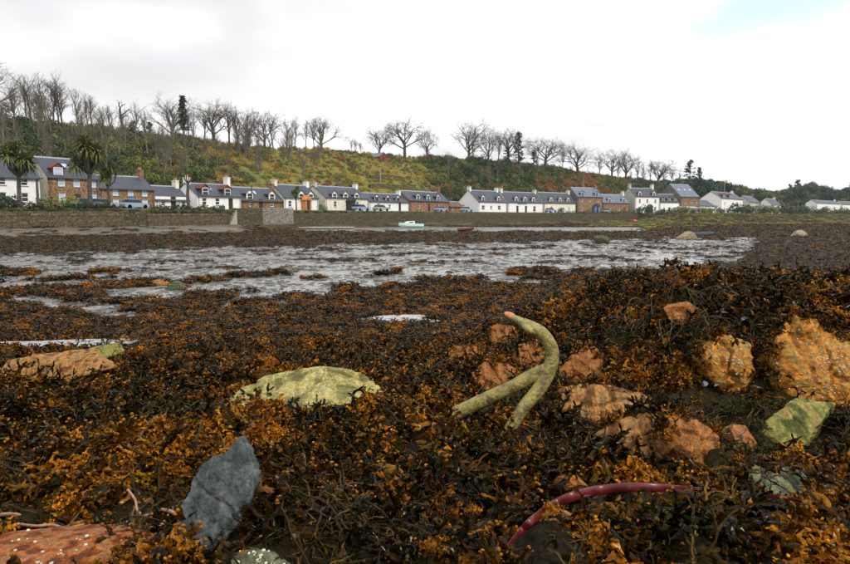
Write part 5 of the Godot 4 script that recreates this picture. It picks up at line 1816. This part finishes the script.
func build_shore_finds():
	rng.seed = 15
	# dark red band half buried
	var pts := []
	for e in [[508, 545], [520, 532], [534, 519], [552, 506], [574, 496], [600, 490], [630, 487], [662, 487.5], [690, 489.5], [720, 491.5], [752, 494], [786, 498], [806, 503]]:
		var p := on_ground(e[0], e[1] + 4.0)
		pts.append(at(e[0], e[1], -p.z - (0.16 if e[0] < 680 else 0.2)))
		if e[0] > 515:
			rock_spots.append([pts[-1].x, -pts[-1].z + 0.06, 0.08, 0.07])
			if e[0] < 670:
				rock_spots.append([pts[-1].x, -pts[-1].z - 0.06, 0.06, 0.07])
	var o := thing("red_band", "curved dark red band half buried in the seaweed", "band", pts[5])
	var st := begin()
	var rel := []
	for p in pts:
		rel.append(p - pts[5])
	tube(st, smooth_path(rel, 5), smooth_num([0.004, 0.008, 0.011, 0.0135, 0.0145, 0.0145, 0.0135, 0.011, 0.009, 0.0075, 0.007, 0.006, 0.003], 5), 14, 0.35, Vector3(0, 0.35, 1))
	part("band", st, M.red_band, o)
	# pale stalks
	var stalk := func(path: Array, r: float, label: String):
		var w := []
		for e in path:
			var q := on_ground(e[0], e[1] + 6.0)
			w.append(at(e[0], e[1], -q.z - 0.14))
		var t := thing("kelp_stalk", label, "kelp stalk", w[0])
		var s2 := begin()
		var rr := []
		for i in w.size():
			w[i] -= t.position
			rr.append(0.75 * r * (1.0 if i < w.size() - 1 else 0.6))
		tube(s2, smooth_path(w, 5), smooth_num(rr, 5), 10)
		part("stalk", s2, M.stalk, t)
		s2 = begin()
		ellipsoid(s2, Vector3.ZERO, Vector3(1.1, 0.9, 1.0) * r * 0.95, 10, 7)
		part("knob", s2, M.stalk, t)
	stalk.call([[125, 522], [135, 526], [150, 528], [160, 526], [165, 520]], 0.0065, "pale hooked kelp stalk lying before the grey slate")
	stalk.call([[154, 510], [163, 510], [172, 512], [177, 516]], 0.008, "short orange kelp stalk touching the grey slate")
	stalk.call([[128, 490], [135, 500], [137, 510], [143, 515], [151, 514]], 0.005, "thin white kelp stalk standing behind the hooked one")
	stalk.call([[-6, 516], [8, 514], [20, 515]], 0.0065, "short white kelp stalk above the brick red rock")
	stalk.call([[18, 524], [35, 526], [52, 525], [66, 528], [84, 524]], 0.005, "long grey kelp stalk above the brick red rock")
	# shells: [px, py, size, kind, label]
	for e in [[722, 314, 0.04, 0, "grey blue mussel on top of the upright orange rock"], [729, 325, 0.035, 1, "pale limpet beside the mussels on the upright rock"], [744, 319, 0.036, 0, "dark mussel beside the stringy wrack"], [751, 353, 0.026, 1, "white limpet in the dark cleft between the orange rocks"], [705, 384, 0.028, 0, "pale mussel at the foot of the upright orange rock"], [718, 385, 0.026, 0, "bluish white mussel at the foot of the upright orange rock"], [761, 362, 0.03, 1, "brownish limpet low in the dark cleft"], [581, 349, 0.034, 0, "grey mussel among golden weed beyond the anchor bend"], [588, 346, 0.03, 1, "pale limpet among golden weed beyond the anchor bend"]]:
		var q := on_ground(e[0], e[1] + 2.0)
		q = at(e[0], e[1], -q.z - 0.025)
		var t := thing("mussel" if e[3] == 0 else "limpet", e[4], "shell", q, rng.randf() * TAU)
		var s3 := begin()
		var n := 12
		var prof := [[0.0, 0.62], [0.35, 0.5], [0.7, 0.25], [1.0, 0.0]]
		for i in 3:
			for k in n:
				var pp := func(i2: int, k2: int) -> Vector3:
					var a := TAU * k2 / n
					var stretch := (1.0 + 0.55 * maxf(0.0, cos(a))) if e[3] == 0 else 1.0
					var slim := 0.62 if e[3] == 0 else 0.9
					return Vector3(cos(a) * prof[i2][0] * stretch, prof[i2][1], sin(a) * prof[i2][0] * slim) * e[2]
				quad(s3, pp.call(i, k), pp.call(i, k + 1), pp.call(i + 1, k + 1), pp.call(i + 1, k))
		part("shell", s3, M.mussel if e[3] == 0 else M.limpet, t)
		t.rotation.x = 0.5

# ---------------------------------------------------------------- seaweed
# one frond: a keeled strap that forks and forks again, some tips swollen
func frond(st: SurfaceTool, r: RandomNumberGenerator, p: Vector3, dir: Vector3, side: Vector3, len: float, w: float, level: int, o: Dictionary, base: Color):
	var n: int = o.seg
	var d := dir
	var s := side
	var pl := p - s * w * 0.5
	var pr := p + s * w * 0.5
	var pm: Vector3 = p - d.cross(s) * w * o.keel
	var c := base
	for i in n:
		d = (d + Vector3(r.randfn() * o.curl, r.randfn() * o.curl - o.fall, r.randfn() * o.curl)).normalized()
		s = (s + Vector3(r.randfn(), r.randfn(), r.randfn()) * o.twist)
		s = (s - d * s.dot(d)).normalized()
		p += d * len / n
		var ww: float = w * (1.0 + 0.18 * r.randfn())
		if level == o.forks and i == n - 1:
			ww *= 0.85
		var ql := p - s * ww * 0.5
		var qr := p + s * ww * 0.5
		var qm: Vector3 = p - d.cross(s) * ww * o.keel
		var k := r.randf_range(0.75, 1.25)
		st.set_color(Color(c.r * k, c.g * k, c.b * k))
		quad(st, pl, pm, qm, ql)
		quad(st, pm, pr, qr, qm)
		pl = ql
		pr = qr
		pm = qm
		if r.randf() < o.bladder:
			st.set_color(Color(base.r * 1.25, base.g * 1.25, base.b * 1.1))
			ellipsoid(st, p, Vector3(1, 1, 1) * w * r.randf_range(0.25, 0.42), 5, 4)
	if level < o.forks:
		var nrm := d.cross(s)
		var a := r.randf_range(0.3, 0.65)
		for k in [-1.0, 1.0]:
			var d2 := d.rotated(nrm.normalized(), k * a)
			frond(st, r, p, d2, (s - d2 * s.dot(d2)).normalized(), len * r.randf_range(0.65, 0.9), w * 0.92, level + 1, o, base)
	else:
		var end := p + d * w * 0.45
		tri(st, pl, pm, end)
		tri(st, pm, pr, end)
	if level == o.forks and r.randf() < o.tips:
		st.set_color(Color(o.tip.r, o.tip.g, o.tip.b) * r.randf_range(0.7, 1.25))
		var e := d * w * 0.5
		for q in 2:
			ellipsoid(st, p + e + Vector3(r.randfn(), r.randfn(), r.randfn()) * w * 0.25, Vector3(r.randf_range(0.2, 0.55), r.randf_range(0.15, 0.4), r.randf_range(0.2, 0.55)) * w, 5, 4)
func wrack_mesh(sd: int, o: Dictionary) -> ArrayMesh:
	var r := RandomNumberGenerator.new()
	r.seed = sd
	var st := begin()
	for i in o.n:
		var az: float = TAU * (i + r.randf()) / o.n
		var el := r.randf_range(o.e0, o.e1)
		var d := Vector3(cos(az) * cos(el), sin(el), sin(az) * cos(el))
		var s := d.cross(Vector3.UP).normalized()
		var k := r.randf_range(0.7, 1.3)
		var c: Color = o.blade
		if r.randf() < o.get("mixed", 0.0):
			c = o.tip * 0.8
		frond(st, r, Vector3(r.randfn() * 0.012, 0.0, r.randfn() * 0.012), d, s, o.len * r.randf_range(0.7, 1.3), o.w * r.randf_range(0.8, 1.2), 0, o, Color(c.r * k, c.g * k, c.b * k))
	return st.commit()
func build_seaweed():
	rng.seed = 2024
	var fucus := {"n": 10, "e0": 0.0, "e1": 0.8, "len": 0.042, "w": 0.0165, "seg": 3, "forks": 2, "curl": 0.3, "fall": 0.16, "twist": 0.4, "keel": 0.14, "bladder": 0.06, "tips": 0.25, "tip": Color(0.2, 0.08, 0.008), "blade": Color(0.036, 0.014, 0.0025), "mixed": 0.22}
	var golden := fucus.duplicate()
	golden.merge({"n": 12, "len": 0.026, "w": 0.0165, "seg": 2, "forks": 3, "curl": 0.5, "e1": 1.1, "blade": Color(0.135, 0.048, 0.004), "tip": Color(0.36, 0.145, 0.012), "tips": 0.14, "keel": 0.28, "twist": 0.8, "bladder": 0.02, "mixed": 0.25}, true)
	var darkf := fucus.duplicate()
	darkf.merge({"blade": Color(0.008, 0.006, 0.0022), "tip": Color(0.05, 0.028, 0.006), "tips": 0.2, "len": 0.046, "w": 0.0185, "e0": -0.1, "e1": 0.45, "fall": 0.14, "bladder": 0.07, "mixed": 0.08}, true)
	var egg := {"n": 10, "e0": -0.1, "e1": 0.6, "len": 0.075, "w": 0.006, "seg": 4, "forks": 1, "curl": 0.3, "fall": 0.1, "twist": 0.25, "keel": 0.2, "bladder": 0.1, "tips": 0.1, "tip": Color(0.1, 0.06, 0.015), "blade": Color(0.022, 0.015, 0.006), "mixed": 0.1}
	var moss := {"n": 40, "e0": 0.1, "e1": 1.4, "len": 0.018, "w": 0.004, "seg": 2, "forks": 1, "curl": 0.4, "fall": 0.05, "twist": 0.5, "keel": 0.1, "bladder": 0.0, "tips": 0.0, "tip": Color(0.1, 0.1, 0.03), "blade": Color(0.03, 0.032, 0.009)}
	var defs := [fucus, fucus, golden, golden, darkf, darkf, egg, moss]
	var meshes := []
	for i in defs.size():
		meshes.append(wrack_mesh(1000 + i, defs[i]))
	var xs := []
	var cs := []
	for i in defs.size():
		xs.append([])
		cs.append([])
	var d := 0.95
	while d < 26.0:
		var dd := d * 0.05
		var size := 0.84 + (d - 2.0) * 0.07
		var rad := 0.1 * size
		var rho := 7.0 / (PI * rad * rad)
		var cnt := int(1.56 * d * dd * rho)
		for i in cnt:
			var D := d + rng.randf() * dd
			var x := rng.randf_range(-0.78, 0.78) * D
			if rng.randf() > weed(x, D) * 1.1:
				continue
			var skip := false
			for s in rock_spots:
				var ex: float = (x - s[0]) / s[2]
				var ez: float = (D - s[1]) / s[3]
				if ex * ex + ez * ez < 1.0:
					skip = true
					break
			if skip:
				continue
			var h := height(x, D)
			var e := 0.06
			var nrm := Vector3(height(x - e, D) - height(x + e, D), 2.0 * e, height(x, D + e) - height(x, D - e)).normalized()
			var n1 := n_cover.get_noise_2d(x * 1.6 + 7.0, D * 1.6)
			var n2 := n_mid.get_noise_2d(x * 0.9 + 31.0, D * 0.9)
			var k := rng.randf()
			var px := 425.0 + F * x / D
			var gold := 0.21 + n1 * 1.1
			var mossy := px > 620 and px < 800 and D > 2.3 and D < 3.2
			var q := 0
			if mossy and k < 0.75:
				q = 7
			elif k < gold:
				q = 2 + rng.randi() % 2
			elif k < gold + 0.32:
				q = rng.randi() % 2
			elif k < gold + 0.68 + n2 * 0.15:
				q = 4 + rng.randi() % 2
			else:
				q = 6
			var sc := size * rng.randf_range(0.7, 1.35)
			var up := (nrm + Vector3(rng.randfn(), 0.0, rng.randfn()) * 0.18).normalized()
			var bx := up.cross(Vector3(0.1, 0.2, 1.0)).normalized()
			var b := Basis(bx, up, bx.cross(up)).rotated(up, rng.randf() * TAU).scaled(Vector3(sc, sc * lerpf(1.0, 0.5, smoothstep(5.0, 12.0, D)), sc))
			xs[q].append(Transform3D(b, Vector3(x, h + rng.randf_range(-0.01, 0.045) * size, -D)))
			var tint := Color(1, 1, 1)
			var kk := rng.randf()
			if kk < 0.12:
				tint = Color(0.75, 1.0, 0.8)
			elif kk < 0.5:
				tint = Color(1.25, 1.2, 1.0)
			cs[q].append(jitter(tint, 0.45))
		d += dd
	for e in drape:
		var q: int = [0, 1, 2, 3, 4, 4, 5, 6][rng.randi() % 8]
		var sc := rng.randf_range(0.35, 0.75)
		var up: Vector3 = (e[1] + Vector3(rng.randfn(), rng.randfn(), rng.randfn()) * 0.3).normalized()
		var bx := up.cross(Vector3(0.1, 0.2, 1.0)).normalized()
		xs[q].append(Transform3D(Basis(bx, up, bx.cross(up)).rotated(up, rng.randf() * TAU).scaled(Vector3.ONE * sc), e[0]))
		cs[q].append(jitter(Color(1, 1, 1), 0.4))
	# patches on the mud and the weedy flats beyond
	d = 26.0
	while d < 235.0:
		var dd := d * 0.04
		var size := 2.6 + (d - 26.0) * 0.045
		var rho := 2.0 / (0.01 * PI * size * size)
		var cnt := int(1.5 * d * dd * rho)
		for i in cnt:
			var D := d + rng.randf() * dd
			var x := rng.randf_range(-0.75, 0.75) * D
			if rng.randf() > smoothstep(0.3, 0.8, weed(x, D)) or (D > 110.0 and bay_side(Vector2(x, D)) < (30.0 if x / D < 0.28 else 58.0) + 30.0 * n_patch.get_noise_2d(x * 0.3, D * 0.3)):
				continue
			var h := height(x, D)
			var n1 := n_patch.get_noise_2d(x * 0.6 + 7.0, D * 0.6)
			var k := rng.randf()
			var q := 2 if k < 0.16 + n1 * 0.4 else (0 if k < 0.5 else 4 + rng.randi() % 2)
			var sc := size * rng.randf_range(0.6, 1.3)
			var tone := Color(1.0, 1.25, 0.9) if rng.randf() < 0.6 else Color(1.3, 1.35, 1.0)
			var b := Basis(Vector3.UP, rng.randf() * TAU).scaled(Vector3(sc, sc * 0.32, sc))
			xs[q].append(Transform3D(b, Vector3(x, h - 0.02, -D)))
			cs[q].append(jitter(tone, 0.35))
		d += dd
	# scraps of weed left on the mud
	for i in 9000:
		var D := 11.0 + 50.0 * rng.randf() * rng.randf()
		var x := rng.randf_range(-0.75, 0.75) * D
		if weed(x, D) > 0.5 or n_cover.get_noise_2d(x * 0.5 + 12.0, D * 0.5) < -0.05 + rng.randf() * 0.25:
			continue
		var sc := rng.randf_range(0.35, 1.3) * (0.6 + D * 0.02)
		var q := 4 if rng.randf() < 0.75 else 0
		xs[q].append(Transform3D(Basis(Vector3.UP, rng.randf() * TAU).scaled(Vector3(sc, sc * 0.5, sc)), Vector3(x, maxf(height(x, D), 0.0), -D)))
		cs[q].append(jitter(Color(1.4, 1.4, 1.3), 0.4))
	var lump := begin()
	ellipsoid(lump, Vector3.ZERO, Vector3(1.0, 0.35, 0.75), 9, 6)
	var lx := []
	var lc := []
	for i in 36000:
		var D := 11.0 + 48.0 * pow(rng.randf(), 1.5)
		var x := rng.randf_range(-0.72, 0.72) * D
		if weed(x, D) > 0.6 or n_patch.get_noise_2d(x * 1.3 + 3.0, D * 0.7) < -0.35 + rng.randf() * 0.4:
			continue
		var sc := rng.randf_range(0.04, 0.16) * (0.5 + D * 0.022)
		lx.append(Transform3D(Basis(Vector3.UP, rng.randf() * TAU).scaled(Vector3(sc, sc * rng.randf_range(0.5, 1.1), sc)), Vector3(x, maxf(height(x, D), 0.0), -D)))
		lc.append(jitter(Color(0.05, 0.046, 0.036) if rng.randf() < 0.75 else Color(0.18, 0.17, 0.15), 0.4))
	scatter("mud_lumps", "small dark lumps and casts covering the wet mud", lump.commit(), M.mud_lump, lx, lc)
	var labels := ["brown forked wrack covering the rocky shore", "brown forked wrack covering the rocky shore", "golden orange wrack covering the rocky shore", "golden orange wrack covering the rocky shore", "dark wet wrack covering the rocky shore", "dark wet wrack covering the rocky shore", "stringy olive wrack straggling over the rocks", "short mossy weed on the rocks of the gully"]
	for i in defs.size():
		scatter("seaweed", labels[i], meshes[i], M.weed, xs[i], cs[i])
	# long stringy straps hanging over the bank
	var st := begin()
	var r := RandomNumberGenerator.new()
	r.seed = 66
	for i in 420:
		var px := r.randf_range(545, 765)
		var py := r.randf_range(272, 330)
		if r.randf() < 0.16:
			px = r.randf_range(20, 560)
			py = r.randf_range(395, 550)
		if px > 440 and py > 440:
			continue
		var p := on_ground(px, py)
		var D := -p.z
		var x := p.x
		var az := r.randf() * TAU
		var pts := []
		var rr := []
		var n := 9
		var w := r.randf_range(0.0022, 0.0048)
		var lift := r.randf_range(0.02, 0.06)
		for k in n:
			var f := k / float(n - 1)
			pts.append(Vector3(x, height(x, D) + 0.035 + sin(f * PI) * lift, -D))
			rr.append(w * (1.0 - 0.5 * f))
			az += r.randfn() * 0.35
			x += cos(az) * 0.035
			D += sin(az) * 0.035
		var c := r.randf_range(0.5, 1.5)
		st.set_color(Color(0.026, 0.02, 0.01) * c if r.randf() < 0.85 else Color(0.09, 0.07, 0.035))
		tube(st, smooth_path(pts, 2), smooth_num(rr, 2), 5, 0.5)
	var o := part("strap_weed", st, M.weed, self)
	o.set_meta("kind", "stuff")
	o.set_meta("label", "long stringy wrack straps trailing over the weedy bank")
